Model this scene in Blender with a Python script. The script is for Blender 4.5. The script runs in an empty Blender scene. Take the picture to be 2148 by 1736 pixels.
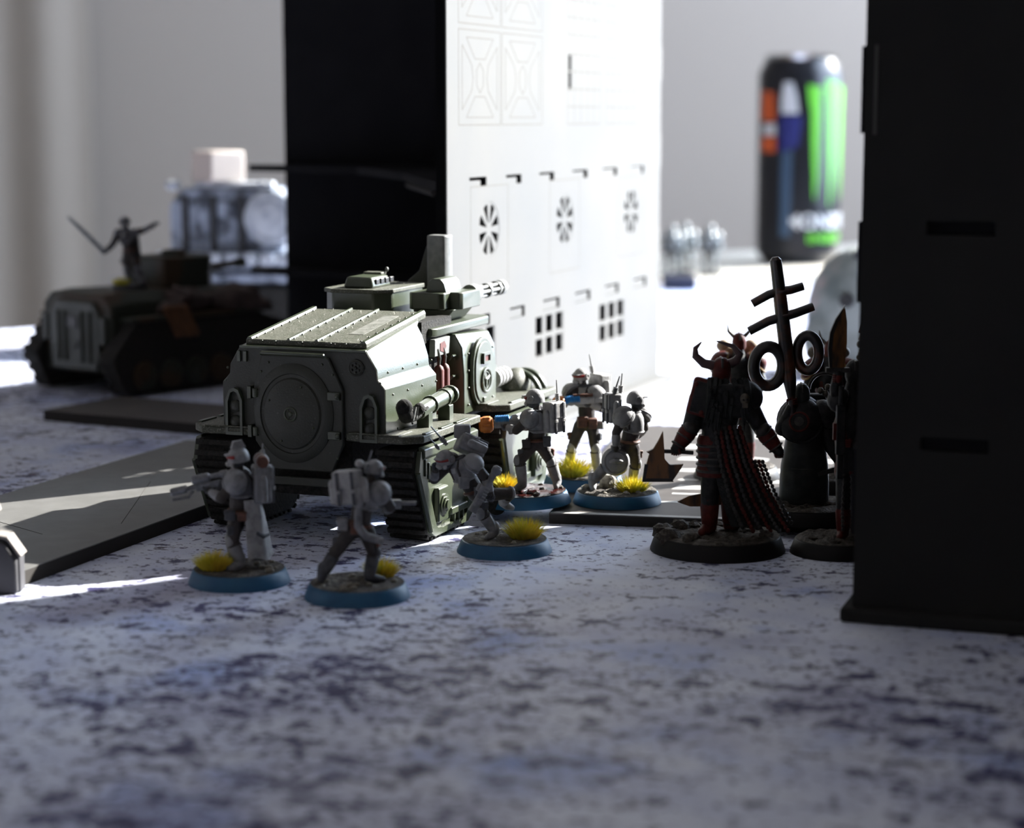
import bpy, bmesh, math, random
from mathutils import Vector, Matrix

# ------------------------------------------------------------------ camera, world, sun, exposure
S = 0.05                       # scene units per millimetre (1 unit = 20 mm)
scene = bpy.context.scene
COL = scene.collection
V = Vector

FPX = 4300.0
PITCH = math.atan(622 / FPX)
cd = bpy.data.cameras.new('camera')
cam = bpy.data.objects.new('camera', cd)
COL.objects.link(cam)
cam.location = (0, 0, 114 * S)
cam.rotation_euler = (math.pi / 2 - PITCH, 0, 0)
cd.sensor_fit = 'HORIZONTAL'
cd.sensor_width = 36
cd.lens = FPX / 2148 * 36
cd.clip_start = 0.05
cd.clip_end = 1000
cd.dof.use_dof = True
cd.dof.focus_distance = 566 * S
cd.dof.aperture_fstop = (cd.lens / 1000) / (5.4 * S)
scene.camera = cam

w = bpy.data.worlds.new('daylight')
scene.world = w
w.use_nodes = True
bgn = w.node_tree.nodes['Background']
bgn.inputs[0].default_value = (0.66, 0.80, 1.0, 1)
bgn.inputs[1].default_value = 9.6

SUN_AZ = V((0.827, 0.562, 0.0)).normalized()
SUN_EL = math.radians(31)
sd = bpy.data.lights.new('sun', 'SUN')
sd.energy = 15
sd.angle = math.radians(0.5)
sd.color = (1.0, 0.965, 0.90)
sun = bpy.data.objects.new('sun', sd)
COL.objects.link(sun)
to_sun = SUN_AZ * math.cos(SUN_EL) + V((0, 0, math.sin(SUN_EL)))
sun.rotation_euler = to_sun.to_track_quat('Z', 'Y').to_euler()
sun.location = to_sun * 60

scene.view_settings.view_transform = 'Standard'
scene.view_settings.look = 'None'
scene.view_settings.gamma = 1
scene.view_settings.use_curve_mapping = False
scene.view_settings.exposure = 0.6

# ------------------------------------------------------------------ materials
def material(name, col, rough=0.6, metal=0.0, col2=None, freq=0.4, lo=0.35, hi=0.65, bump=0.0, bfreq=2.0,
             spec=0.5, detail=4.0, col3=None, freq3=0.05, lo3=0.5, hi3=0.6, coat=0.0, stretch=None):
    m = bpy.data.materials.new(name)
    m.use_nodes = True
    nt = m.node_tree
    b = nt.nodes['Principled BSDF']
    b.inputs['Roughness'].default_value = rough
    b.inputs['Metallic'].default_value = metal
    b.inputs['Specular IOR Level'].default_value = spec
    b.inputs['Coat Weight'].default_value = coat
    b.inputs['Base Color'].default_value = (*col, 1)
    tc = nt.nodes.new('ShaderNodeTexCoord')
    vec = tc.outputs['Object']
    if stretch:
        mp = nt.nodes.new('ShaderNodeMapping')
        mp.inputs['Scale'].default_value = stretch
        nt.links.new(vec, mp.inputs[0])
        vec = mp.outputs[0]

    def noise(f, d=detail):
        n = nt.nodes.new('ShaderNodeTexNoise')
        n.inputs['Scale'].default_value = f / S
        n.inputs['Detail'].default_value = d
        nt.links.new(vec, n.inputs['Vector'])
        return n.outputs['Fac']

    def ramp(src, a, bb):
        r = nt.nodes.new('ShaderNodeMapRange')
        r.inputs['From Min'].default_value = a
        r.inputs['From Max'].default_value = bb
        r.clamp = True
        nt.links.new(src, r.inputs['Value'])
        return r.outputs['Result']

    cur = None
    if col2:
        mx = nt.nodes.new('ShaderNodeMix')
        mx.data_type = 'RGBA'
        mx.inputs[6].default_value = (*col, 1)
        mx.inputs[7].default_value = (*col2, 1)
        nt.links.new(ramp(noise(freq), lo, hi), mx.inputs[0])
        cur = mx.outputs[2]
    if col3:
        mx = nt.nodes.new('ShaderNodeMix')
        mx.data_type = 'RGBA'
        if cur:
            nt.links.new(cur, mx.inputs[6])
        else:
            mx.inputs[6].default_value = (*col, 1)
        mx.inputs[7].default_value = (*col3, 1)
        nt.links.new(ramp(noise(freq3), lo3, hi3), mx.inputs[0])
        cur = mx.outputs[2]
    if cur:
        nt.links.new(cur, b.inputs['Base Color'])
    if bump > 0:
        bp = nt.nodes.new('ShaderNodeBump')
        bp.inputs['Strength'].default_value = min(1.0, bump)
        bp.inputs['Distance'].default_value = 0.6 * S
        nt.links.new(noise(bfreq, 3), bp.inputs['Height'])
        nt.links.new(bp.outputs[0], b.inputs['Normal'])
    return m

M = {}
M['armour'] = material('grey_armour_paint', (0.255, 0.255, 0.262), 0.6, col2=(0.095, 0.095, 0.105), freq=0.35, lo=0.45, hi=0.75, bump=0.15, bfreq=1.5)
M['armour_light'] = material('pale_grey_paint', (0.36, 0.355, 0.35), 0.6, col2=(0.17, 0.168, 0.17), freq=0.4, lo=0.45, hi=0.75, bump=0.15, bfreq=1.5)
M['cloth'] = material('dark_brown_cloth_paint', (0.026, 0.023, 0.023), 0.65, col2=(0.052, 0.042, 0.038), freq=0.5, bump=0.35, bfreq=0.9)
M['cloth_grey'] = material('slate_cloth_paint', (0.050, 0.053, 0.062), 0.65, col2=(0.085, 0.088, 0.098), freq=0.5, bump=0.3, bfreq=0.9)
M['black'] = material('black_paint', (0.012, 0.012, 0.014), 0.45, col2=(0.03, 0.03, 0.033), freq=0.8)
M['gun'] = material('gunmetal_paint', (0.13, 0.135, 0.145), 0.4, 0.3, col2=(0.23, 0.235, 0.25), freq=0.8)
M['red'] = material('red_lens_paint', (0.24, 0.012, 0.010), 0.3)
M['brown'] = material('brown_leather_paint', (0.14, 0.055, 0.032), 0.6, col2=(0.07, 0.03, 0.02), freq=0.6)
M['orange'] = material('orange_paint', (0.62, 0.20, 0.02), 0.45, col2=(0.40, 0.11, 0.01), freq=0.4)
M['coil'] = material('blue_coil_paint', (0.01, 0.16, 0.48), 0.35, col2=(0.02, 0.26, 0.6), freq=0.5)
M['base_blue'] = material('blue_base_paint', (0.008, 0.078, 0.17), 0.5, col2=(0.010, 0.095, 0.19), freq=0.3)
M['soil'] = material('dark_soil', (0.055, 0.048, 0.042), 0.9, col2=(0.16, 0.145, 0.12), freq=0.7, lo=0.48, hi=0.68, bump=1.0, bfreq=1.6)
M['stone'] = material('pale_stone', (0.33, 0.31, 0.26), 0.85, col2=(0.15, 0.135, 0.11), freq=0.6, bump=0.8, bfreq=1.2)
M['blood'] = material('glossy_dark_red', (0.028, 0.006, 0.005), 0.15, bump=0.5, bfreq=1.0)
M['grass'] = material('yellow_grass', (0.85, 0.70, 0.07), 0.8, col2=(0.60, 0.60, 0.07), freq=0.35)
M['grass_lime'] = material('lime_grass', (0.68, 0.66, 0.07), 0.8, col2=(0.82, 0.58, 0.06), freq=0.25)
M['green'] = material('dusty_green_paint', (0.033, 0.045, 0.021), 0.36, col2=(0.044, 0.055, 0.030), freq=0.25, lo=0.4, hi=0.7, bump=0.1, bfreq=2.5, spec=0.85,
                      col3=(0.13, 0.13, 0.105), freq3=3.0, lo3=0.70, hi3=0.76)
M['green_dusty'] = material('green_paint_thick_dust', (0.046, 0.052, 0.032), 0.6, col2=(0.072, 0.074, 0.054), freq=0.3, bump=0.2, bfreq=3.0,
                            col3=(0.20, 0.195, 0.165), freq3=2.4, lo3=0.56, hi3=0.66)
M['grey_green'] = material('worn_grey_green_paint', (0.036, 0.038, 0.030), 0.5, col2=(0.023, 0.026, 0.018), freq=0.12, lo=0.35, hi=0.65, bump=0.12, bfreq=2.0,
                           col3=(0.085, 0.085, 0.076), freq3=0.9, lo3=0.66, hi3=0.74)
M['track'] = material('black_track_rubber', (0.013, 0.013, 0.012), 0.8, col2=(0.032, 0.030, 0.027), freq=1.0, bump=0.5, bfreq=1.5, spec=0.2)
M['ext_red'] = material('rust_red_paint', (0.12, 0.020, 0.010), 0.55, col2=(0.07, 0.013, 0.008), freq=0.8)
M['white_mark'] = material('faded_white_marking', (0.20, 0.20, 0.18), 0.6, col2=(0.11, 0.115, 0.095), freq=0.5)
M['bare'] = material('pale_primer', (0.20, 0.205, 0.195), 0.5, col2=(0.14, 0.145, 0.14), freq=0.5)
M['fibre'] = material('white_fibre', (0.7, 0.68, 0.62), 0.8)
M['tan'] = material('tan_canvas_paint', (0.33, 0.25, 0.17), 0.7, col2=(0.22, 0.16, 0.10), freq=0.6)

# ------------------------------------------------------------------ mesh helpers (millimetres)
def frame(o, fwd, up=(0, 0, 1)):
    y = V(fwd).normalized()
    z = V(up)
    x = y.cross(z)
    if x.length < 1e-4:
        x = y.cross(V((0, 1, 0.01)))
    x.normalize()
    z = x.cross(y).normalized()
    m = Matrix((x, y, z)).transposed().to_4x4()
    m.translation = V(o)
    return m

class MB:
    def __init__(self):
        self.v = []
        self.f = []

    def add(self, vs, fs):
        o = len(self.v)
        self.v += [V(p) for p in vs]
        self.f += [tuple(i + o for i in q) for q in fs]
        return self

    def xf(self, m):
        self.v = [m @ p for p in self.v]
        return self

    def merge(self, other, m=None):
        self.add([m @ p for p in other.v] if m else other.v, other.f)
        return self

    def box(self, c, s, R=None, taper=1.0):
        vs = []
        for z in (-.5, .5):
            k = taper if z > 0 else 1.0
            for x, y in ((-.5, -.5), (.5, -.5), (.5, .5), (-.5, .5)):
                p = V((x * s[0] * k, y * s[1] * k, z * s[2]))
                if R:
                    p = R @ p
                vs.append(p + V(c))
        return self.add(vs, [(3, 2, 1, 0), (4, 5, 6, 7), (0, 1, 5, 4), (1, 2, 6, 5), (2, 3, 7, 6), (3, 0, 4, 7)])

    def prism(self, poly, axis, a, b):
        def P(p, t):
            return {'x': (t, p[0], p[1]), 'y': (p[0], t, p[1]), 'z': (p[0], p[1], t)}[axis]
        n = len(poly)
        vs = [P(p, a) for p in poly] + [P(p, b) for p in poly]
        fs = [tuple(range(n))[::-1], tuple(range(n, 2 * n))] + [(i, (i + 1) % n, n + (i + 1) % n, n + i) for i in range(n)]
        return self.add(vs, fs)

    def loft(self, rings, cap=True):
        n = len(rings[0])
        vs = [p for r in rings for p in r]
        fs = []
        for k in range(len(rings) - 1):
            for i in range(n):
                j = (i + 1) % n
                fs.append((k * n + i, k * n + j, (k + 1) * n + j, (k + 1) * n + i))
        if cap:
            fs.append(tuple(range(n))[::-1])
            fs.append(tuple(range((len(rings) - 1) * n, len(rings) * n)))
        return self.add(vs, fs)

    def tube(self, pts, rads, n=8, closed=False):
        pts = [V(p) for p in pts]
        if not hasattr(rads, '__len__'):
            rads = [rads] * len(pts)
        rings = []
        up = None
        N = len(pts)
        for i, p in enumerate(pts):
            if closed:
                t = (pts[(i + 1) % N] - pts[i - 1]).normalized()
            else:
                t = (pts[min(i + 1, N - 1)] - pts[max(i - 1, 0)]).normalized()
            if up is None:
                up = V((0, 0, 1)) if abs(t.z) < .9 else V((1, 0, 0))
            x = t.cross(up)
            if x.length < 1e-5:
                x = t.cross(V((0.3, 1, 0.2)))
            x.normalize()
            up = x.cross(t).normalized()
            rings.append([p + (x * math.cos(2 * math.pi * k / n) + up * math.sin(2 * math.pi * k / n)) * rads[i] for k in range(n)])
        if closed:
            rings.append(rings[0])
            return self.loft(rings, cap=False)
        return self.loft(rings)

    def ball(self, c, r, seg=12, rings=8, m=None):
        if not hasattr(r, '__len__'):
            r = (r, r, r)
        rr = []
        for i in range(1, rings):
            a = math.pi * i / rings
            rr.append([V((math.sin(a) * math.cos(2 * math.pi * k / seg) * r[0], math.sin(a) * math.sin(2 * math.pi * k / seg) * r[1], -math.cos(a) * r[2])) for k in range(seg)])
        vs = [V((0, 0, -r[2]))] + [p for q in rr for p in q] + [V((0, 0, r[2]))]
        fs = []
        for k in range(seg):
            fs.append((0, 1 + (k + 1) % seg, 1 + k))
            fs.append((len(vs) - 1, 1 + (rings - 2) * seg + k, 1 + (rings - 2) * seg + (k + 1) % seg))
        for i in range(rings - 2):
            for k in range(seg):
                j = (k + 1) % seg
                fs.append((1 + i * seg + k, 1 + i * seg + j, 1 + (i + 1) * seg + j, 1 + (i + 1) * seg + k))
        if m:
            vs = [m.to_3x3() @ p for p in vs]
        return self.add([p + V(c) for p in vs], fs)

    def lathe(self, c, axis, prof, n=24, sx=1.0, sy=1.0):
        m = frame((0, 0, 0), axis, (0, 0, 1) if abs(V(axis).normalized().z) < .9 else (0, 1, 0)).to_3x3()
        rings = []
        for r, h in prof:
            r = max(r, 0.01)
            rings.append([V(c) + m @ V((r * sx * math.cos(2 * math.pi * k / n), h, r * sy * math.sin(2 * math.pi * k / n))) for k in range(n)])
        return self.loft(rings)

    def torus(self, c, axis, R, r, n=24, m=8, sx=1.0, sy=1.0, a0=0.0, a1=2 * math.pi):
        fr = frame((0, 0, 0), axis, (0, 0, 1) if abs(V(axis).normalized().z) < .9 else (0, 1, 0)).to_3x3()
        full = a1 - a0 > 6.28
        k = n if full else n + 1
        pts = [V(c) + fr @ V((R * sx * math.cos(a0 + (a1 - a0) * i / n), 0, R * sy * math.sin(a0 + (a1 - a0) * i / n))) for i in range(k)]
        return self.tube(pts, r, m, closed=full)

    def mesh(self, name):
        me = bpy.data.meshes.new(name)
        me.from_pydata([p * S for p in self.v], [], self.f)
        bm = bmesh.new()
        bm.from_mesh(me)
        bmesh.ops.recalc_face_normals(bm, faces=bm.faces)
        bm.to_mesh(me)
        bm.free()
        return me

    def build(self, name, mat, parent=None, bevel=0, angle=38, remesh=0, smooth=True, loc=None, label=None, kind=None, seg=2):
        me = self.mesh(name)
        o = bpy.data.objects.new(name, me)
        COL.objects.link(o)
        me.materials.append(M[mat] if isinstance(mat, str) else mat)
        if smooth:
            for p in me.polygons:
                p.use_smooth = True
            me.set_sharp_from_angle(angle=math.radians(angle))
        if parent:
            o.parent = parent
        if loc is not None:
            o.location = V(loc) * S
        if remesh:
            md = o.modifiers.new('remesh', 'REMESH')
            md.mode = 'VOXEL'
            md.voxel_size = remesh * S
            md.use_smooth_shade = True
            sm = o.modifiers.new('smooth', 'SMOOTH')
            sm.factor = 0.5
            sm.iterations = 3
        if bevel:
            bv = o.modifiers.new('bevel', 'BEVEL')
            bv.width = bevel * S
            bv.segments = seg
            bv.limit_method = 'ANGLE'
            bv.angle_limit = math.radians(32)
            bv.harden_normals = False
        if label:
            o['label'] = label
        if kind:
            o['kind'] = kind
        return o

def thing(name, label, cat, loc=(0, 0, 0), rz=0.0, group=None, rx=0.0, ry=0.0):
    o = bpy.data.objects.new(name, None)
    o.empty_display_size = 0.1
    COL.objects.link(o)
    o.location = V(loc) * S
    o.rotation_euler = (rx, ry, rz)
    o['label'] = label
    o['category'] = cat
    if group:
        o['group'] = group
    return o

def tag(o, label, cat, group=None):
    o['label'] = label
    o['category'] = cat
    if group:
        o['group'] = group
    return o

def copies(src, places, parent):
    """further objects sharing the source's mesh: places are millimetre offsets in the parent's frame"""
    for p in places:
        c = src.copy()
        COL.objects.link(c)
        c.parent = parent
        c.location = V(p) * S
    return src

def plate2d(outer, holes, t):
    """flat plate in x/y with real cut-outs, thickness t along z (0..t), as an MB"""
    cu = bpy.data.curves.new('plate', 'CURVE')
    cu.dimensions = '2D'
    cu.fill_mode = 'BOTH'
    cu.extrude = t / 2
    for poly in [outer] + holes:
        sp = cu.splines.new('POLY')
        sp.points.add(len(poly) - 1)
        for i, p in enumerate(poly):
            sp.points[i].co = (p[0], p[1], 0, 1)
        sp.use_cyclic_u = True
    o = bpy.data.objects.new('plate', cu)
    COL.objects.link(o)
    dg = bpy.context.evaluated_depsgraph_get()
    me = bpy.data.meshes.new_from_object(o.evaluated_get(dg))
    m = MB()
    m.v = [p.co + V((0, 0, t / 2)) for p in me.vertices]
    m.f = [tuple(p.vertices) for p in me.polygons]
    bpy.data.objects.remove(o)
    bpy.data.curves.remove(cu)
    bpy.data.meshes.remove(me)
    return m

def text_mb(body, size, depth=0.0):
    cu = bpy.data.curves.new('lettering', 'FONT')
    cu.body = body
    cu.size = size
    cu.align_x = 'CENTER'
    cu.extrude = depth
    cu.offset = size * 0.02
    o = bpy.data.objects.new('lettering', cu)
    COL.objects.link(o)
    dg = bpy.context.evaluated_depsgraph_get()
    me = bpy.data.meshes.new_from_object(o.evaluated_get(dg))
    m = MB()
    m.v = [p.co.copy() for p in me.vertices]
    m.f = [tuple(p.vertices) for p in me.polygons]
    bpy.data.objects.remove(o)
    bpy.data.curves.remove(cu)
    bpy.data.meshes.remove(me)
    return m

# ------------------------------------------------------------------ setting: wall, floor, table, mat
M['wall'] = material('warm_grey_wall', (0.34, 0.292, 0.256), 0.9, bump=0.05, bfreq=0.3)
M['floorm'] = material('brown_floor', (0.20, 0.15, 0.11), 0.6, col2=(0.15, 0.11, 0.08), freq=0.01)
M['curtain'] = material('beige_curtain', (0.36, 0.31, 0.265), 0.95)
M['tablewood'] = material('dark_table_wood', (0.16, 0.10, 0.07), 0.5, col2=(0.10, 0.065, 0.045), freq=0.02, stretch=(1, 8, 1))
M['cream'] = material('cream_table_paint', (0.62, 0.58, 0.50), 0.5, col2=(0.55, 0.50, 0.43), freq=0.02)

def mat_material():
    m = bpy.data.materials.new('speckled_snow_print')
    m.use_nodes = True
    nt = m.node_tree
    b = nt.nodes['Principled BSDF']
    b.inputs['Roughness'].default_value = 0.55
    b.inputs['Specular IOR Level'].default_value = 0.35
    tc = nt.nodes.new('ShaderNodeTexCoord')

    def noise(f, d, rough=0.55, off=(0, 0, 0), sc=(1, 1, 1)):
        mp = nt.nodes.new('ShaderNodeMapping')
        mp.inputs['Location'].default_value = off
        mp.inputs['Scale'].default_value = sc
        mp.inputs['Rotation'].default_value = (0, 0, 0.5)
        nt.links.new(tc.outputs['Object'], mp.inputs[0])
        n = nt.nodes.new('ShaderNodeTexNoise')
        n.inputs['Scale'].default_value = f / S
        n.inputs['Detail'].default_value = d
        n.inputs['Roughness'].default_value = rough
        nt.links.new(mp.outputs[0], n.inputs['Vector'])
        return n.outputs['Fac']

    def math_(op, a, c):
        n = nt.nodes.new('ShaderNodeMath')
        n.operation = op
        for i, q in enumerate((a, c)):
            if isinstance(q, (int, float)):
                n.inputs[i].default_value = q
            else:
                nt.links.new(q, n.inputs[i])
        return n.outputs[0]

    def rng(src, a, c, lo=0.0, hi=1.0):
        r = nt.nodes.new('ShaderNodeMapRange')
        r.inputs['From Min'].default_value = a
        r.inputs['From Max'].default_value = c
        r.inputs['To Min'].default_value = lo
        r.inputs['To Max'].default_value = hi
        nt.links.new(src, r.inputs['Value'])
        return r.outputs['Result']

    def mix(fac, a, c):
        n = nt.nodes.new('ShaderNodeMix')
        n.data_type = 'RGBA'
        nt.links.new(fac, n.inputs[0])
        for i, q in ((6, a), (7, c)):
            if isinstance(q, tuple):
                n.inputs[i].default_value = (*q, 1)
            else:
                nt.links.new(q, n.inputs[i])
        return n.outputs[2]

    patch = noise(0.010, 3, off=(3, 1, 0))
    col = mix(rng(noise(0.05, 5), 0.35, 0.65), (0.58, 0.62, 0.78), (0.74, 0.78, 0.88))
    col = mix(rng(noise(0.020, 5, off=(9, 4, 0)), 0.54, 0.72), col, (0.22, 0.32, 0.66))
    col = mix(rng(noise(0.016, 5, off=(2, 7, 0)), 0.52, 0.74), col, (0.34, 0.34, 0.48))
    # ink speckles: the print's density follows the broad patches
    dens = rng(patch, 0.36, 0.66, -0.018, 0.080)
    s1 = math_('ADD', noise(0.11, 8, 0.72, sc=(1.0, 1.35, 1)), dens)
    col = mix(rng(s1, 0.572, 0.602), col, (0.035, 0.032, 0.10))
    s2 = math_('ADD', noise(0.38, 5, 0.65, off=(5, 5, 0)), dens)
    col = mix(rng(s2, 0.59, 0.63), col, (0.060, 0.055, 0.15))
    s3 = noise(0.055, 5, 0.65, off=(1, 8, 0))
    col = mix(rng(s3, 0.64, 0.68), col, (0.075, 0.05, 0.085))
    nt.links.new(col, b.inputs['Base Color'])
    return m

M['mat'] = mat_material()

def struct(o):
    o['kind'] = 'structure'
    return o

struct(MB().box((-300, 2305, 400), (2400, 10, 2300)).build('wall_back', 'wall', smooth=False))
struct(MB().box((-200, 900, -745), (2900, 2800, 10)).build('floor', 'floorm', smooth=False))
struct(MB().box((-1505, 800, 400), (10, 3000, 2300)).build('wall_left', 'wall', smooth=False))
struct(MB().box((-300, -705, 400), (2400, 10, 2300)).build('wall_front', 'wall', smooth=False))
struct(MB().box((-300, 800, 1555), (2400, 3020, 10)).build('ceiling', 'wall', smooth=False))
wr = plate2d([(-700, -740), (2300, -740), (2300, 1550), (-700, 1550)], [[(880, 80), (2170, 80), (2170, 1180), (880, 1180)]], 60)
wr.v = [V((900 + p.z, p.x, p.y)) for p in wr.v]
struct(wr.build('wall_right', 'wall', smooth=False))
fr = plate2d([(880, 80), (2170, 80), (2170, 1180), (880, 1180)], [[(900, 100), (2150, 100), (2150, 1160), (900, 1160)]], 40)
fr.v = [V((910 + p.z, p.x, p.y)) for p in fr.v]
struct(fr.build('window_1', 'wall', smooth=False))
struct(MB().box((-300, 2298, -690), (2400, 6, 100)).build('baseboard_back', 'cream', smooth=False))

# pleated curtain hanging against the wall
cm = MB()
ring1, ring2 = [], []
N = 120
for i in range(N + 1):
    t = i / N
    x = -980 + 520 * t
    y = 2262 + 3 * math.sin(t * 40) + 2.5 * math.sin(t * 17 + 1)
    ring1.append((x, y))
top, bot = 1500, -700
pts = [(x, y) for x, y in ring1] + [(x, y + 4) for x, y in reversed(ring1)]
cm.prism(pts, 'z', bot, top)
tag(cm.build('curtain', 'curtain', angle=80), 'beige pleated curtain hanging in front of the grey wall', 'curtain')

# table: far edge runs diagonally away to the right
E1 = V((0.775, 0.632, 0)); E2 = V((0.632, -0.775, 0))
def quad(p0, l, d, l0=0.0):
    a = V((p0[0], p0[1], 0)) + E1 * l0
    return [tuple((a)[:2]), tuple((a + E1 * l)[:2]), tuple((a + E1 * l + E2 * d)[:2]), tuple((a + E2 * d)[:2])]
tb = thing('table', 'dark wooden table under the speckled game mat', 'table')
MB().prism(quad((-281, 1109), 1300, 1050, -700), 'z', -27, -1.5).build('tabletop', 'tablewood', tb, bevel=1.5)
leg0 = None
for l, d in ((-650, 60), (550, 60), (550, 990), (-650, 990)):
    p = V((-281, 1109, 0)) + E1 * l + E2 * d
    MB().box((0, 0, -383.5), (60, 60, 713)).build('leg', 'tablewood', tb, bevel=2, loc=(p.x, p.y, 0))
gm = MB().prism(quad((-278, 1105), 1260, 1030, -680), 'z', -1.5, 0).build('game_mat', 'mat', smooth=False)
tag(gm, 'game mat printed with white snow and dark blue speckles', 'mat')

st = thing('side_table', 'cream side table standing behind the game table', 'table')
a = V((112, 1450, 0))
EN = -E2
q = [a, a + E1 * 520, a + E1 * 520 + EN * 205, a + EN * 205]
MB().prism([(p.x, p.y) for p in q], 'z', -20, -1).build('tabletop', 'cream', st, bevel=1.5)
for l, d in ((25, 25), (495, 25), (495, 180), (25, 180)):
    p = a + E1 * l + EN * d
    MB().box((0, 0, -380), (30, 30, 720)).build('leg', 'cream', st, loc=(p.x, p.y, 0))

# ------------------------------------------------------------------ boards lying on the mat
M['board_grey'] = material('grey_board_paint', (0.12, 0.12, 0.117), 0.45, col2=(0.15, 0.15, 0.147), freq=0.15, lo=0.4, hi=0.7,
                           bump=0.1, bfreq=3, col3=(0.22, 0.22, 0.21), freq3=2.0, lo3=0.70, hi3=0.76)
M['board_edge'] = material('burnt_board_edge', (0.02, 0.017, 0.015), 0.8)
M['board_dark'] = material('dark_brown_board_paint', (0.035, 0.03, 0.028), 0.6, col2=(0.055, 0.045, 0.04), freq=0.1)
M['road'] = material('dark_road_print', (0.040, 0.034, 0.032), 0.5, col2=(0.055, 0.048, 0.044), freq=0.2, col3=(0.12, 0.115, 0.105), freq3=1.6, lo3=0.72, hi3=0.76)
M['roadwhite'] = material('white_road_print', (0.5, 0.5, 0.48), 0.5, col2=(0.36, 0.36, 0.35), freq=0.3)

def board(name, label, corners, t, topmat):
    b = thing(name, label, 'board', (corners[0][0], corners[0][1], 0))
    o = corners[0]
    poly = [(p[0] - o[0], p[1] - o[1]) for p in corners]
    MB().prism(poly, 'z', 0.02, t - 0.3).build('board_core', 'board_edge', b, smooth=False)
    MB().prism(poly, 'z', t - 0.3, t).build('printed_face', topmat, b, smooth=False)
    return b

TD = V((0.35, 0.937, 0)); TR = V((0.937, -0.35, 0))   # the carrier's forward and right
p0 = V((-120.5, 492, 0))
b1 = board('terrain_board', 'grey terrain board along the left of the green carrier, crossed by a bright strip of sun',
      [tuple(p[:2]) for p in (p0, p0 + TD * 196, p0 + TD * 196 - TR * 64, p0 - TR * 64)], 4.0, 'board_grey')
grooves = [((-44, 24), (-6, 28)), ((-50, 40), (-20, 75))]
for g0, g1 in (((-8, 60), (-34, 120)), ((-20, 40), (-60, 60))):
    c0 = TR * g0[0] + TD * g0[1]; c1 = TR * g1[0] + TD * g1[1]
    MB().tube([(c0.x, c0.y, 3.96), (c1.x, c1.y, 3.96)], 0.14, 4).build('engraved_line', 'board_edge', b1)
q0 = V((-178, 771, 0)); qd = V((0.876, -0.482, 0)); qn = V((0.482, 0.876, 0))
board('terrain_board', 'dark brown terrain board in front of the dark camouflaged tank',
      [tuple(p[:2]) for p in (q0, q0 + qd * 78, q0 + qd * 78 + qn * 45, q0 + qn * 45)], 4.0, 'board_dark')
RA = V((0.983, -0.182, 0)); RB = V((0.182, 0.983, 0))
r0 = V((10.5, 571, 0))
rd = board('road_board', 'dark road board with white markings under the grey soldiers and the black standard',
      [tuple(p[:2]) for p in (r0, r0 + RA * 90, r0 + RA * 92 + RB * 172, r0 + RB * 172)], 3.0, 'road')

def marking(name, pts):
    poly = []
    for a_, b_ in pts:
        p = RA * a_ + RB * b_
        poly.append((p.x, p.y))
    MB().prism(poly, 'z', 2.98, 3.06).build(name, 'roadwhite', rd, smooth=False)

def strip(a0, a1, b0, b1):
    marking('road_line', [(a0, b0), (a1, b0), (a1, b1), (a0, b1)])
strip(0.3, 89.5, 0.4, 3.0)
strip(31, 70, 36, 38.3)
marking('road_arrow', [(24, 22), (48, 30), (44, 22)])
marking('road_arrow', [(30, 44), (50, 46), (46, 50), (32, 52)])
for i, (x, wd, y, hh) in enumerate([(30, 7, 60, 3), (40, 4, 61, 3), (47, 6, 60, 4), (56, 9, 60, 5), (66, 4, 62, 4), (28, 12, 76, 6), (44, 8, 78, 6), (55, 12, 78, 8), (70, 9, 80, 9),
                                    (26, 16, 98, 7), (46, 10, 100, 7), (60, 18, 100, 9), (24, 26, 122, 9), (55, 24, 122, 9), (26, 50, 148, 8)]):
    marking('road_glyph', [(x, y), (x + wd * .9, y - .6), (x + wd, y + hh * .7), (x + wd * .5, y + hh), (x + 1, y + hh * .8)])

# terrain wall at the frame's left: stepped end with a sunlit chamfer
M['concrete'] = material('grey_resin_paint', (0.05, 0.05, 0.058), 0.6, col2=(0.065, 0.065, 0.072), freq=0.15, bump=0.15, bfreq=2)
M['concrete_sunlit'] = material('sunlit_edge_paint', (0.26, 0.24, 0.22), 0.6, col2=(0.2, 0.18, 0.17), freq=0.4)  # paler than the block: sun on the chamfer put into the colour
tw = thing('ruin_barricade', 'grey stepped ruin barricade with pale chamfered edge by the grey board', 'terrain', (-125, 483.5, 0))
prof = [(6.0, 0), (6.0, 9), (3.2, 13.2), (0.2, 13.8), (0.2, 19.5), (-2.2, 27), (-5, 31), (-45, 36), (-45, 0)]
MB().prism(prof, 'y', 2.0, 7).build('barricade_block', 'concrete', tw, bevel=0.5)
prof2 = [(p[0] - 0.4 if p[0] > -40 else p[0], max(0, p[1] - 0.3)) for p in prof]
MB().prism(prof2, 'y', 0, 2.05).build('facing_slab', 'concrete', tw, bevel=0.8)
MB().prism([(6.0, 9), (3.2, 13.2), (0.2, 13.8), (0.2, 14.6), (3.5, 14.0), (6.7, 9.2)], 'y', 0.8, 7).build('sunlit_chamfer', 'concrete_sunlit', tw, bevel=0.2)
MB().prism([(0.2, 19.5), (-2.2, 27), (-5, 31), (-4.6, 31.8), (-1.5, 27.2), (0.9, 19.6)], 'y', 0.8, 7).build('sunlit_chamfer', 'concrete_sunlit', tw, bevel=0.2)

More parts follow.
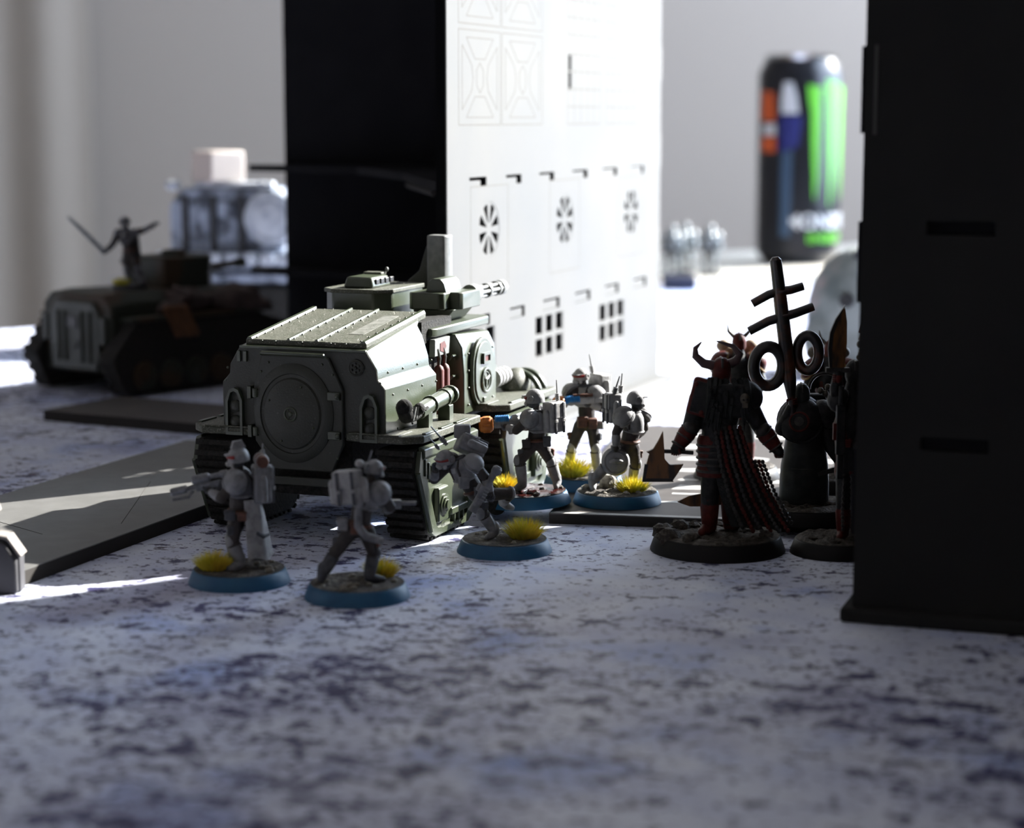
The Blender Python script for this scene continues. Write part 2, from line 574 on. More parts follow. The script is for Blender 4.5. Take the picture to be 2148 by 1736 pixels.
# ------------------------------------------------------------------ the pale ruined tower
M['facade'] = material('pale_grey_facade_paint', (0.094, 0.096, 0.097), 0.8, col2=(0.114, 0.110, 0.102), freq=0.02, lo=0.3, hi=0.7, bump=0.06, bfreq=1.0,
                       col3=(0.088, 0.080, 0.066), freq3=0.35, lo3=0.70, hi3=0.80)
M['burn'] = material('laser_burnt_line', (0.082, 0.077, 0.066), 0.8, col2=(0.074, 0.067, 0.054), freq=0.3)
M['mdf_black'] = material('black_sprayed_board', (0.010, 0.010, 0.012), 0.75, col2=(0.013, 0.013, 0.015), freq=0.05, spec=0.05)
M['mdf_dark'] = material('dark_board_edge', (0.014, 0.011, 0.011), 0.7)
AT = math.atan2(0.9318, 0.3631)
tower = thing('ruined_tower', 'tall ruined tower with pale perforated facade and black open interior', 'terrain building', (-21, 667, 0), AT)

def rect(x0, x1, z0, z1):
    return [(x0, z0), (x1, z0), (x1, z1), (x0, z1)]
def circ(cx, cz, r, n=28):
    return [(cx + r * math.cos(2 * math.pi * k / n), cz + r * math.sin(2 * math.pi * k / n)) for k in range(n)]
TH = 300
slotsU = [(18.8, 34), (52.2, 67), (85.2, 100.6), (121, 138), (156.5, 174), (192.8, 209.5)]
slotsL = [(22, 37), (55.8, 70.4), (89.4, 107), (124.5, 142), (160.2, 177), (197.2, 214)]
wins = [(11.5, 42, 28.2, 43), (81.2, 111.2, 27, 41.9), (153, 184.4, 25.4, 40.4)]
fans = [(36.3, 76.2), (112.4, 76.0), (192.8, 75.6)]
holes = [rect(a, b, 91.0, 94.2) for a, b in slotsU] + [rect(a, b, 43.6, 47.6) for a, b in slotsL] + [rect(*q) for q in wins] + [circ(x, z, 9.6) for x, z in fans]
slit = rect(116, 119, 124, 137)
outer = rect(0, 232.5, 3, TH)
def wallplate(y0, t, mat, name):
    m = plate2d(outer, holes + [slit], t)
    m.v = [V((p.x, y0 + p.z, p.y)) for p in m.v]
    return m.build(name, mat, tower, smooth=False)
wallplate(0.0, 0.5, 'facade', 'facade_skin')
wallplate(0.5, 3.4, 'mdf_black', 'facade_core')
MB().box((0.25, 2.2, (TH + 3) / 2), (0.5, 3.4, TH - 3)).build('wall_end', 'mdf_dark', tower, smooth=False)
for x, z in fans:
    hs = []
    for k in range(8):
        a0 = math.radians(45 * k + 8)
        a1 = a0 + math.radians(25)
        hs.append([(x + 2.4 * math.cos(a0 + .12), z + 2.4 * math.sin(a0 + .12)), (x + 8.6 * math.cos(a0), z + 8.6 * math.sin(a0)),
                   (x + 8.9 * math.cos((a0 + a1) / 2), z + 8.9 * math.sin((a0 + a1) / 2)), (x + 8.6 * math.cos(a1), z + 8.6 * math.sin(a1)), (x + 2.4 * math.cos(a1 - .12), z + 2.4 * math.sin(a1 - .12))])
    m = plate2d(circ(x, z, 9.58), hs, 0.8)
    m.v = [V((p.x, 0.1 + p.z, p.y)) for p in m.v]
    m.build('fan_grille', 'facade', tower, smooth=False)
for x0, x1, z0, z1 in wins:
    hs = []
    W, H = x1 - x0, z1 - z0
    for i in range(3):
        for j in range(2):
            a0 = x0 + W * (0.02 + i * 0.355)
            b0 = z0 + H * (0.02 + j * 0.545)
            hs.append(rect(a0, a0 + W * 0.235, b0, b0 + H * 0.425))
    m = plate2d(rect(x0 + .05, x1 - .05, z0 + .05, z1 - .05), hs, 0.8)
    m.v = [V((p.x, 0.1 + p.z, p.y)) for p in m.v]
    m.build('window_grid', 'facade', tower, smooth=False)
for i, (a, b) in enumerate(slotsU):
    k = 0.66 + 0.03 * i
    MB().box((a + (b - a) * k / 2 + .2, 2.0, 91.0 + 1.0 + .08 * i), ((b - a) * k, 3.6, 2.0 + .16 * i)).build('floor_tab', 'facade', tower, smooth=False)
for i, (a, b) in enumerate(slotsL):
    MB().box((a + (b - a) * .45 + .2, 2.2, 45.2), ((b - a) * .88, 3.2, 3.0)).build('floor_tab', 'facade', tower, smooth=False)
# engraved panels
def bar(m, p, q, wd=0.7):
    wd *= .7
    p, q = V((p[0], 0, p[1])), V((q[0], 0, q[1]))
    d = (q - p)
    n = V((-d.z, 0, d.x)).normalized() * wd / 2
    pts = [p + n, p - n, q - n, q + n]
    m.add([(t.x, -0.03, t.z) for t in pts] + [(t.x, 0.02, t.z) for t in pts],
          [(0, 1, 2, 3), (7, 6, 5, 4), (0, 4, 5, 1), (1, 5, 6, 2), (2, 6, 7, 3), (3, 7, 4, 0)])
def xpanel(x0, x1, z0, z1):
    m = MB()
    c = [(x0, z0), (x1, z0), (x1, z1), (x0, z1)]
    for i in range(4):
        bar(m, c[i], c[(i + 1) % 4])
    W, H = x1 - x0, z1 - z0
    P = lambda a, b: (x0 + W * a, z0 + H * b)
    for poly in ([(.18, .92), (.82, .92), (.62, .70), (.38, .70)], [(.18, .08), (.82, .08), (.62, .30), (.38, .30)],
                 [(.08, .84), (.30, .64), (.34, .5), (.30, .36), (.08, .16)], [(.92, .84), (.70, .64), (.66, .5), (.70, .36), (.92, .16)],
                 [(.5, .66), (.58, .58), (.58, .42), (.5, .34), (.42, .42), (.42, .58)]):
        for i in range(len(poly)):
            bar(m, P(*poly[i]), P(*poly[(i + 1) % len(poly)]), 0.6)
    m.build('engraved_panel', 'burn', tower, smooth=False)
def gpanel(x0, x1, z0, z1, nx, nz):
    m = MB()
    for i in range(nx + 1):
        x = x0 + (x1 - x0) * i / nx
        bar(m, (x, z0), (x, z1), 0.6)
    for j in range(nz + 1):
        z = z0 + (z1 - z0) * j / nz
        bar(m, (x0, z), (x1, z), 0.9)
    m.build('engraved_panel', 'burn', tower, smooth=False)
for z0 in (111.5, 144.5):
    xpanel(10, 47, z0, z0 + 31)
    xpanel(48.5, 88, z0, z0 + 31)
    gpanel(115, 153, z0, z0 + 26, 5, 4)
    gpanel(160, 204, z0, z0 + 26, 5, 4)
for x0, x1, z0, z1 in ((20, 54, 56, 91), (96, 129, 57, 91), (176, 210, 58, 90)):
    m = MB()
    c = [(x0, z0), (x1, z0), (x1, z1), (x0, z1)]
    for i in range(4):
        bar(m, c[i], c[(i + 1) % 4], 0.5)
    m.build('engraved_panel', 'burn', tower, smooth=False)
# back wall, floors, plinth
MB().box((230.5, 91, (TH + 3) / 2), (4, 174, TH - 3)).build('rear_wall', 'mdf_black', tower, smooth=False)
for z in (137, 100, 60, 20):
    MB().box((233.2, 1.6, z), (1.4, 3.0, 14)).build('corner_tab', 'facade', tower, smooth=False)
fl = [(5, 4), (228.4, 4), (228.4, 193), (222, 193), (200, 128), (120, 70)]
for z in (89.6, 43):
    MB().prism(fl, 'z', z, z + 3).build('floor_plate', 'mdf_black', tower, smooth=False)
    MB().tube([(40, 22, z - 1.6), (118, 67, z - 1.6)], 1.2, 4).build('support_beam', 'mdf_dark', tower, smooth=False)
MB().prism([(-1, -5), (240, -5), (240, 178), (224, 178), (224, 8), (-1, 8)], 'z', 0.02, 3).build('plinth', 'facade', tower, bevel=0.4)

# ------------------------------------------------------------------ the black building at the right
M['bldg'] = material('black_building_paint', (0.022, 0.022, 0.022), 0.7, col2=(0.026, 0.026, 0.025), freq=0.03, spec=0.03)
M['bldg_edge'] = material('grey_groove_line', (0.05, 0.05, 0.047), 0.6)
bd = thing('terrain_building', 'tall black terrain building with slotted wall and low plinth beside the horned warriors', 'terrain building', (77.8, 457.5, 0), math.atan2(-0.333, 0.943))
hs = [rect(14.3, 29.2, 88.3, 91.4), rect(14.3, 29.2, 40.2, 43.3), rect(60, 75, 88.3, 91.4), rect(60, 75, 40.2, 43.3)]
m = plate2d(rect(0, 235, 3.4, 290), hs, 3.5)
m.v = [V((p.x, p.z, p.y)) for p in m.v]
m.build('front_wall', 'bldg', bd, smooth=False)
for x0 in (14.3, 60):
    for z0 in (88.3, 40.2):
        MB().box((x0 + 7.45, 2.6, z0 + 1.55), (14.7, 1.6, 2.9)).build('floor_tab', 'mdf_black', bd, smooth=False)
MB().box((1.75, 108.5, 146.7), (3.5, 210, 286.6)).build('side_wall', 'bldg', bd, smooth=False)
MB().box((233.2, 108.5, 146.7), (3.5, 210, 286.6)).build('side_wall', 'bldg', bd, smooth=False)
MB().box((117.5, 211.8, 146.7), (228, 3.5, 286.6)).build('rear_wall', 'bldg', bd, smooth=False)
MB().box((117.5, 106.5, 291.5), (236, 214, 3)).build('roof', 'bldg', bd, smooth=False)
MB().box((117.5, 105.5, 1.75), (240, 216, 3.4)).build('plinth', 'bldg', bd, bevel=0.8)
for z0, z1 in ((110.5, 129.5), (73, 91), (20, 40)):
    MB().box((-0.4, 1.8, (z0 + z1) / 2), (0.8, 3.2, z1 - z0)).build('corner_tab', 'mdf_black', bd, smooth=False)
MB().box((2.4, -0.05, 120), (0.7, 0.3, 19.5)).build('groove_line', 'bldg_edge', bd, smooth=False)  # thin paler strip for the groove beside the upper corner tab

# ------------------------------------------------------------------ green armoured carrier (x right, y forward, z up; origin under the rear plate)
tank = thing('armoured_carrier', 'green armoured carrier with round rear hatch, roof gun and four tracks', 'tank', (-56.4, 547.7, 0), -math.radians(20.5))
T = tank
def ring(u, prof):
    r = [(v, u, z) for v, z in prof]
    return r
def mirror(p):
    return p + [(-v, z) for v, z in reversed(p)]
pr0 = mirror([(18.8, 52.6), (21.9, 47.6), (22.1, 44.9), (24.3, 42.6), (24.3, 29.0)])
pr1 = mirror([(18.8, 57.6), (21.9, 47.6), (22.1, 44.9), (24.3, 42.6), (24.3, 29.0)])
MB().loft([ring(0, pr0), ring(35.5, pr1)]).build('rear_hull', 'green', T, bevel=0.35)
MB().prism([(v * .995, z - .1) for v, z in pr0], 'y', -.12, .3).build('rear_plate', 'grey_green', T, bevel=0.2)
MB().box((0, 57, 21), (26, 108, 16)).build('lower_hull', 'track', T, bevel=0.5)
MB().box((0, 46, 43), (40, 22, 28)).build('recess_body', 'track', T)
# roof plate rising towards the front, with ribs
sl = (59.2 - 54.4) / 40.0
def roofz(u):
    return 54.4 + (u - 3) * sl
MB().loft([[(-18, 2.0, 52.8), (18, 2.0, 52.8), (18, 2.0, 54.3), (-18, 2.0, 54.3)], [(-18, 43, 57.4), (18, 43, 57.4), (18, 43, 59.2), (-18, 43, 59.2)]]).build('roof_plate', 'green_dusty', T, bevel=0.3)
for v in (-5.2, 3.2, 17.0, -17.0):
    wd = 0.5 if abs(v) < 10 else 0.9
    MB().loft([[(v - wd, 2.2, 54.2), (v + wd, 2.2, 54.2), (v + wd * .6, 2.2, 54.85), (v - wd * .6, 2.2, 54.85)],
               [(v - wd, 42.8, 59.1), (v + wd, 42.8, 59.1), (v + wd * .6, 42.8, 59.75), (v - wd * .6, 42.8, 59.75)]]).build('roof_rib', 'green', T, bevel=0.1)
MB().loft([[(8.2, 12, roofz(12) + .0), (12.6, 12, roofz(12) + .0), (12.6, 12, roofz(12) + .12), (8.2, 12, roofz(12) + .12)],
           [(8.2, 36, roofz(36) + .0), (12.6, 36, roofz(36) + .0), (12.6, 36, roofz(36) + .12), (8.2, 36, roofz(36) + .12)]]).build('painted_stripe', 'white_mark', T)
# lip under the roof plate at the rear
MB().box((0, 0.2, 52.4), (37.6, 1.2, 0.7)).build('rear_lip', 'green', T, bevel=0.15)
# rear door
door = MB().prism([(-11.8, 50.6), (8.2, 50.6), (12.4, 42), (12.4, 27), (9, 19.4), (-8.5, 19.4), (-14, 27), (-14.4, 41)], 'y', -1.2, 0.3).build('rear_door', 'grey_green', T, bevel=0.35)
DC = (-2.2, 35.0)
MB().lathe((DC[0], -1.0, DC[1]), (0, -1, 0), [(11.9, 0), (11.9, .5), (11.2, 1.0), (9.6, 1.25), (9.4, 0.9), (8.6, 0.9), (8.2, 1.5), (6.0, 2.0), (2.8, 2.2), (0, 2.2)], 48, 1.0, 1.14).build('hatch_disc', 'grey_green', door)
hub = MB().torus((DC[0], -3.2, DC[1]), (0, 1, 0), 1.75, 0.32, 24, 8)
hub.ball((DC[0], -3.2, DC[1]), (.7, .5, .7), 10, 6)
for k in range(3):
    a = 2.2 + k * 2.09
    hub.tube([(DC[0], -3.2, DC[1]), (DC[0] + 1.6 * math.cos(a), -3.2, DC[1] + 1.6 * math.sin(a))], 0.28, 6)
hub.build('hatch_wheel', 'green', door)
MB().tube([(-11.6, -1.6, 50.9), (-11.2, -2.1, 51.2), (7.4, -2.1, 51.1), (8.0, -1.7, 50.3)], [0.45, .5, .5, .35], 8).build('grab_rail', 'green', T)
for z in (40.2, 29.6):
    h = MB().box((-15.2, -1.0, z), (1.2, 2.2, 3.4))
    h.tube([(-13.4, -1.9, z - 1.2), (-13.4, -1.9, z + 1.2)], 0.8, 10)
    h.box((-12.6, -1.5, z), (3.4, .8, 1.5))
    h.build('hinge', 'green', T, bevel=0.15)
    l = MB().box((10.0, -1.5, z), (3.6, 1.2, 2.2))
    l.ball((11.2, -2.2, z), (.8, .7, .8), 10, 6)
    l.build('latch', 'green', T, bevel=0.2)
def lampbox(v):
    W, z0, z1, zt = 2.55, 28.2, 37.8, 41.2
    out = [(v - W, z0), (v + W, z0), (v + W, z1), (v + W * .55, zt - .6), (v, zt), (v - W * .55, zt - .6), (v - W, z1)]
    k = .72
    inn = [(v + (a - v) * k, z0 + .9 + (b - z0) * .86) for a, b in out]
    m = plate2d(out, [inn], 1.6)
    m.v = [V((p.x, -1.6 + p.z, p.y)) for p in m.v]
    b = m.build('lamp_housing', 'green', T, smooth=False)
    for z in (31.7, 36.0):
        MB().lathe((v, -0.1, z), (0, -1, 0), [(1.75, 0), (1.75, .5), (1.35, .9), (.7, 1.15), (0, 1.2)], 18).build('lamp', 'grey_green', b)
lampbox(-20.2); lampbox(20.0)
# medallion, vents
md = MB().lathe((16.0, 0, 48.0), (0, -1, 0), [(2.3, 0), (2.3, .6), (1.9, .8), (1.7, .6), (0, .6)], 24)
for k in range(6):
    md.ball((16 + 1.15 * math.cos(k * 1.047 + .5), -.7, 48 + 1.15 * math.sin(k * 1.047 + .5)), .38, 8, 5)
md.ball((16, -.75, 48), .55, 8, 5)
md.build('medallion', 'grey_green', T)
for v in (-18.9, -17.0):
    MB().box((v, -.3, 49.8), (1.1, .9, 2.9)).build('vent_bar', 'green', T, bevel=0.15)
# rivets
rv = MB().ball((0, 0, 0), (.36, .36, .36), 8, 5).build('rivet', 'green', T, loc=(-22.6, -.05, 46.5))
spots = []
for v, z in ((-23.3, 43), (-9.5, 48.6), (6.5, 48.6), (-11.8, 46), (9.6, 46), (-12.6, 24), (10.8, 23.4), (22.9, 44.2), (-23, 30), (22.9, 30.5)):
    spots.append((v, -1.25 if abs(v) < 13 else 0, z))
for u in range(5, 36, 10):
    spots += [(24.3, u, 40.6), (24.3, u + 3, 31.0), (22.0, u + 2, 46.2)]
for u in range(4, 42, 5):
    spots += [(-4.3, u, roofz(u) + .05), (4.1, u, roofz(u) + .05), (15.6, u, roofz(u) + .05), (-15.6, u, roofz(u) + .05)]
for v in (-13, -9, -1, 7.5, 12):
    spots.append((v, 1.95, 53.9))
for a in range(0, 360, 90):
    spots.append((DC[0] + 7.2 * math.cos(math.radians(a + 65)), -2.75, DC[1] + 8.2 * math.sin(math.radians(a + 65))))
copies(rv, spots, T)
# recess fittings on the right side: extinguishers, bracket, ladder
for u in (42.2, 46.4):
    e = MB().lathe((22.2, u, 29.5), (0, 0, 1), [(1.5, 0), (1.5, 13.2), (1.2, 14.2), (.5, 14.8), (.45, 18)], 16).build('extinguisher', 'ext_red', T)
    MB().tube([(22.2, u, 44.0), (22.6, u, 46.2), (22.4, u - 1.2, 49)], [.5, .35, .3], 8).build('nozzle', 'bare', e)
br = MB().prism([(38.6, 46.8), (49.6, 46.8), (50.4, 51.8), (39.0, 51.8)], 'x', 20.6, 22.4).build('bracket', 'bare', T, bevel=0.3)
MB().prism([(42.6, 48.3), (45.4, 47.6), (47.2, 49.2), (45.8, 50.8), (42.8, 50.4)], 'x', 22.3, 22.55).build('bracket_eye', 'ext_red', br)
for z in (33.5, 39.5, 45.4):
    r = MB().tube([(22.0, 50.2, z - .6), (23.0, 50.6, z + .6), (23.0, 52.6, z + .6), (23.0, 52.6, z - .8)], .38, 6)
    r.build('rung', 'green', T)
# cab with stadium-shaped side doors
cab = mirror([(19.5, 52.2), (22.5, 51.8), (24.6, 48.0), (25.2, 40.0), (25.2, 28.4)])
MB().loft([ring(54, cab), ring(82, [(v * .97, z - (1.5 if z > 45 else 0)) for v, z in cab])]).build('cab', 'green', T, bevel=0.35)
def stadium(cu, cz, ru, rz, n=10):
    pts = []
    for k in range(n + 1):
        a = math.pi * k / n
        pts.append((cu + ru * math.cos(a), cz + (rz - ru) + ru * math.sin(a)))
    for k in range(n + 1):
        a = math.pi + math.pi * k / n
        pts.append((cu + ru * math.cos(a), cz - (rz - ru) + ru * math.sin(a)))
    return pts
for sgn in (1, -1):
    x0 = 25.0 * sgn
    d = MB().prism(stadium(66.8, 39.6, 8.4, 10.4), 'x', x0, x0 + 1.3 * sgn).build('side_door', 'green', T, bevel=0.3)
    MB().prism(stadium(66.8, 39.6, 7.2, 9.2), 'x', x0 + 1.2 * sgn, x0 + 1.7 * sgn).build('door_panel', 'green', d, bevel=0.2)
    m = MB().torus((x0 + 1.9 * sgn, 67.4, 37.2), (1, 0, 0), 3.4, .45, 28, 8)
    m.torus((x0 + 1.8 * sgn, 67.4, 37.2), (1, 0, 0), 2.5, .28, 24, 6)
    m.ball((x0 + 1.8 * sgn, 67.4, 37.2), (.5, .9, .9), 10, 6)
    for a in (0.4, 2.5, 4.6):
        m.tube([(x0 + 1.8 * sgn, 67.4, 37.2), (x0 + 1.8 * sgn, 67.4 + 2.5 * math.cos(a), 37.2 + 2.5 * math.sin(a))], .45, 6)
    m.build('door_wheel', 'green', d)
    m = plate2d(rect(64.4, 70.2, 42.2, 45.4), [rect(65.2, 69.4, 42.9, 44.7)], 0.9)
    m.v = [V((x0 + (1.6 + p.z) * sgn, p.x, p.y)) for p in m.v]
    m.build('vision_slot', 'green', d, smooth=False)
    MB().box((x0 + 1.8 * sgn, 67.3, 43.8), (.4, 4.2, 1.8)).build('vision_glass', 'ext_red', d)
    MB().box((x0 + 1.8 * sgn, 66, 31.6), (.8, 2.0, 1.5)).build('lock', 'green', d, bevel=0.2)
    for u in (57.2, 76.8):
        for z in (31, 36, 41, 46):
            c = rv.copy(); COL.objects.link(c); c.parent = T; c.location = V((x0 + .3 * sgn, u, z)) * S
# roof rim over the cab
MB().prism([(-21, 39.5), (21, 39.5), (22, 41.5), (22, 82), (20, 85), (-20, 85), (-22, 82), (-22, 41.5)], 'z', 52.3, 54.8).build('roof_rim', 'green', T, bevel=0.4)
# hatch box and hatch lid
hb = MB().prism([(-18, 53), (-14.5, 49.6), (-1.5, 49.6), (2.6, 54.5), (2.6, 77), (-1, 80), (-15, 80), (-18, 76)], 'z', 54.8, 64.0).build('cupola', 'green', T, bevel=0.5)
MB().prism([(-18.5, 52.4), (-14.7, 49.1), (-1.2, 49.1), (3.0, 54.2), (3.0, 77.4), (-.8, 80.4), (-15.2, 80.4), (-18.5, 76.4)], 'z', 63.2, 64.4).build('cupola_rim', 'green_dusty', hb, bevel=0.2)
MB().box((-8, 60, 66.0), (9.6, 14, 3.4), None, .86).build('hatch_lid', 'green', hb, bevel=0.8)
m = MB()
for k in range(4):
    m.box((-3.6, 57 + k * 3.4, 66.2), (1.0, 2.4, 1.6))
m.build('periscope', 'black', hb, bevel=0.2)
MB().ball((-5.2, 68, 69.0), (.6, .6, .8), 8, 6).build('hatch_knob', 'bare', hb)
MB().box((-8.5, 66.5, 67.9), (6.0, 4.0, .9)).build('hatch_ridge', 'green_dusty', hb, bevel=0.3)
# gun mount
gm_ = MB().prism([(6.6, 57.5), (8, 56), (16.4, 56), (17.8, 57.4), (17.8, 74), (6.6, 74)], 'z', 58.4, 63.4).build('gun_mount', 'green', T, bevel=0.4)
MB().prism([(15.5, 63), (17, 61.6), (20.4, 61.6), (21.4, 63), (21.4, 77), (14.5, 77)], 'z', 58.2, 63.3).build('ammo_box', 'green', gm_, bevel=0.4)
MB().prism([(8, 54.9), (17, 54.9), (20, 58.4), (7, 58.4)], 'y', 59, 75).build('turntable', 'green', gm_, bevel=0.3)
MB().prism([(10.9, 63.2), (17.4, 63.2), (16.6, 66.2), (15.4, 67.3), (12.8, 67.3), (11.6, 66.2)], 'y', 59.5, 72).build('sight_hood', 'green', gm_, bevel=0.3)
bm_ = MB().lathe((18.2, 76, 61.6), (0.06, 1, 0.02), [(2.9, 0), (2.9, 3.4), (2.4, 4.4), (0.6, 4.5), (0.6, 6)], 16)
bm_.build('barrel_jacket', 'bare', gm_, angle=30)
gb = frame((18.3, 79, 61.65), (0.06, 1, 0.02))
m = MB()
for k in range(6):
    a = k * math.pi / 3
    x, z = 1.5 * math.cos(a), 1.5 * math.sin(a)
    m.tube([(x, 0, z), (x, 21.5, z)], 0.55, 8)
m.tube([(0, 0, 0), (0, 20.5, 0)], 0.8, 8)
for y in (1.5, 8.5, 15.5):
    m.lathe((0, y, 0), (0, 1, 0), [(2.25, 0), (2.25, 1.1)], 18)
m.lathe((0, 18.2, 0), (0, 1, 0), [(2.3, 0), (2.3, 2.4), (1.9, 3.0)], 18)
m.xf(gb)
m.build('rotary_barrels', 'bare', gm_)
# stack with fin behind the turret
stk = MB().prism([(1.2, 83.5), (6.8, 83.5), (7.6, 85), (7.6, 89), (1.2, 89)], 'z', 52, 78.5).build('exhaust_stack', 'bare', T, bevel=0.5)
MB().prism([(1.3, 54), (-5.8, 60.5), (-5.8, 64.5), (-2.0, 67.5), (0.2, 74.5), (1.3, 76.5)], 'y', 85, 88).build('stack_fin', 'grey_green', stk, bevel=0.3)
# engine hood and nose
MB().loft([ring(81, mirror([(15, 48.5), (19.5, 44), (20, 28.5)])), ring(96, mirror([(14, 45), (18, 40), (18.5, 28.5)])), ring(112, mirror([(11, 37), (14.5, 33.5), (15, 26)]))]).build('engine_hood', 'green', T, bevel=0.5)
for k in range(6):
    MB().box((0, 112.4, 27.5 + k * 1.55), (20, .8, .9)).build('grille_slat', 'track', T)
m = MB().tube([(-16, 113, 18), (-16, 116, 22), (-16, 115, 33), (16, 115, 33), (16, 116, 22), (16, 113, 18)], .9, 8)
m.build('bull_bar', 'green', T)
for sgn in (1, -1):
    MB().lathe((19 * sgn, 111, 30), (0, 1, 0), [(2.6, 0), (2.6, 2.4), (2.1, 3.0), (0, 3.2)], 18).build('headlamp', 'bare', T)
    for k in range(4):
        MB().lathe((22.0 * sgn, 84.0 + k * 3.1, 35.2), (0, 1, 0), [(2.0, 0), (3.0 - .1 * k, .7), (3.0 - .1 * k, 2.2), (2.0, 2.9)], 16).build('bedroll_fold', 'armour_light', T)
    for u in (101.5, 106.5):
        MB().torus((25.0 * sgn, u, 27), (0.15, 1, 0), 7.4, .95, 20, 8, 1.0, 1.15, 0, math.pi).build('guard_hoop', 'green', T)
    MB().ball((24 * sgn, 101, 31), (4.5, 7, 6), 16, 10).build('tarpaulin_roll', 'green_dusty', T)
# fenders
def fender(sgn, u0, u1, name='fender'):
    z = 28.2
    pts = [(13 * sgn, u0 + 1), (30 * sgn, u0), (34.4 * sgn, u0 + 4.2), (34.4 * sgn, u1 - 1), (33 * sgn, u1), (13 * sgn, u1)]
    f = MB().prism(pts, 'z', z, z + 2.1).build(name, 'green_dusty', T, bevel=0.35)
    MB().prism([(14 * sgn, u0 + .4), (29 * sgn, u0 - .3), (29 * sgn, u0 + 9), (14 * sgn, u0 + 9)], 'z', z + 2.05, z + 2.5).build('fender_plate', 'green_dusty', f, bevel=0.15)
    for k in range(3):
        MB().box((33.7 * sgn, u0 + 10 + k * 11, z + 2.3), (1.2, 8.6, .5)).build('fender_strip', 'green', f, bevel=0.15)
for sgn in (1, -1):
    fender(sgn, -1.8, 44.5)
    fender(sgn, 63.5, 110)
# track units
def outline(u0, L=44):
    return [(u0, 27.0), (u0 - 1.6, 21.2), (u0 + 7.6, 2.0), (u0 + 10.5, .55), (u0 + L - 8, .55), (u0 + L - 4.4, 2.4), (u0 + L + 1.5, 21), (u0 + L - .6, 27.0)]
def inset(poly, k):
    cx = sum(p[0] for p in poly) / len(poly); cz = sum(p[1] for p in poly) / len(poly)
    return [(cx + (p[0] - cx) * k, cz + (p[1] - cz) * k) for p in poly]
def track_unit(sgn, u0, mirror_u=None):
    poly = outline(u0)
    if mirror_u:
        poly = [(2 * mirror_u - a, b) for a, b in reversed(poly)]
    vi, vo = 21.5 * sgn, 32.6 * sgn
    t = MB().prism(inset(poly, .965), 'x', vi, vo).build('track_unit', 'track', T, bevel=0.6)
    link = None
    n = len(poly)
    for i in range(n):
        if i == n - 1:
            continue
        a, b = V((0, *poly[i])), V((0, *poly[(i + 1) % n]))
        d = b - a
        k = max(1, int(d.length / 2.6))
        ang = math.atan2(d.z, d.y)
        for j in range(k):
            p = a + d * ((j + .5) / k)
            if link is None:
                link = MB().box((0, 0, 0), (11.0, 1.5, .9)).build('track_link', 'track', t, bevel=0.12)
                o = link
            else:
                o = link.copy(); COL.objects.link(o); o.parent = t
            o.location = V(((vi + vo) / 2, p.y, p.z)) * S
            o.rotation_euler = (ang, 0, 0)
    # outer frame: plate with a recessed field
    fr_o = inset(poly, .93)
    fr_i = inset(poly, .70)
    fr_i = [(a, b - 1.2) for a, b in fr_i]
    m = plate2d(fr_o, [fr_i], 1.5)
    m.v = [V((vo + (p.z - .2) * sgn, p.x, p.y)) for p in m.v]
    f = m.build('track_frame', 'green', t, smooth=False)
    MB().prism(inset(poly, .88), 'x', vo - .3 * sgn, vo + .25 * sgn).build('track_panel', 'green', t)
    cu = sum(p[0] for p in poly) / n
    s2 = -1 if mirror_u else 1
    # details in the field: hub block, stepped disc, ledges and top louvre
    hu = cu - 6.5 * s2
    MB().box((vo + .9 * sgn, hu, 9.6), (1.8, 7.0, 9.6)).build('hub_block', 'green', f, bevel=0.5)
    MB().lathe((vo + 1.7 * sgn, hu + .3 * s2, 9.4), (sgn, 0, 0), [(3.0, 0), (3.0, .5), (2.2, .6), (2.2, 1.0), (1.4, 1.1), (1.4, 1.5), (0, 1.6)], 20).build('hub_cap', 'green', f)
    MB().box((vo + .8 * sgn, cu + 6 * s2, 6.2), (1.4, 12, 2.0)).build('ledge', 'green', f, bevel=0.3)
    for k in range(3):
        MB().box((vo + .6 * sgn, cu + (3 + 3.2 * k) * s2, 4.2), (1.2, .8, 3.6)).build('rib', 'green', f, bevel=0.15)
    MB().prism([(vo + 0 * sgn, 22.2), (vo + 1.9 * sgn, 24.2), (vo + 1.9 * sgn, 26.4), (vo, 27.2)], 'y', cu - 20, cu + 19).build('top_guard', 'green', f, bevel=0.3)
    for k in range(3):
        MB().box((vo + 1.1 * sgn, cu - (18.6 - 2.3 * k) * s2, 21.4 - 1.2 * k), (1.3, 1.0, 4.6)).build('louvre', 'green', f, bevel=0.2)
    MB().tube([(vo + 1.0 * sgn, poly[1][0] + 1.5 * s2, 20.5), (vo + 1.0 * sgn, poly[2][0] + .8 * s2, 3.2)], .7, 8).build('guard_edge', 'green', f)
for sgn in (1, -1):
    track_unit(sgn, 0)
    track_unit(sgn, 0, 54.5)
# exhaust pipe on the right fender
MB().tube([(28.2, 13, 34.9), (28.2, 22, 36.0), (28.2, 30, 36.6), (27.6, 38, 37.0), (25.5, 40, 37.0)], [2.1, 2.1, 2.2, 2.2, 1.8], 12).build('exhaust_pipe', 'green', T, angle=50)
for u, z in ((21, 35.9), (30.5, 36.6), (35.5, 36.9)):
    MB().lathe((28.2, u, z), (0, 1, .07), [(2.55, 0), (2.55, 1.2)], 18).build('pipe_collar', 'green', T, bevel=0.15)
m = MB().tube([(28.2, 13.5, 34.9), (28.4, 9, 34.8), (28.6, 4, 35.2), (28.6, 2, 37.2)], [1.5, 1.9, 2.2, 1.9], 12)
m.ball((28.6, 2.6, 37.6), (2.3, 2.3, 2.3), 12, 8)
m.ball((30.5, 8.5, 36.6), (1.6, 1.9, 1.6), 12, 8)
m.build('exhaust_elbow', 'track', T)
m = MB()
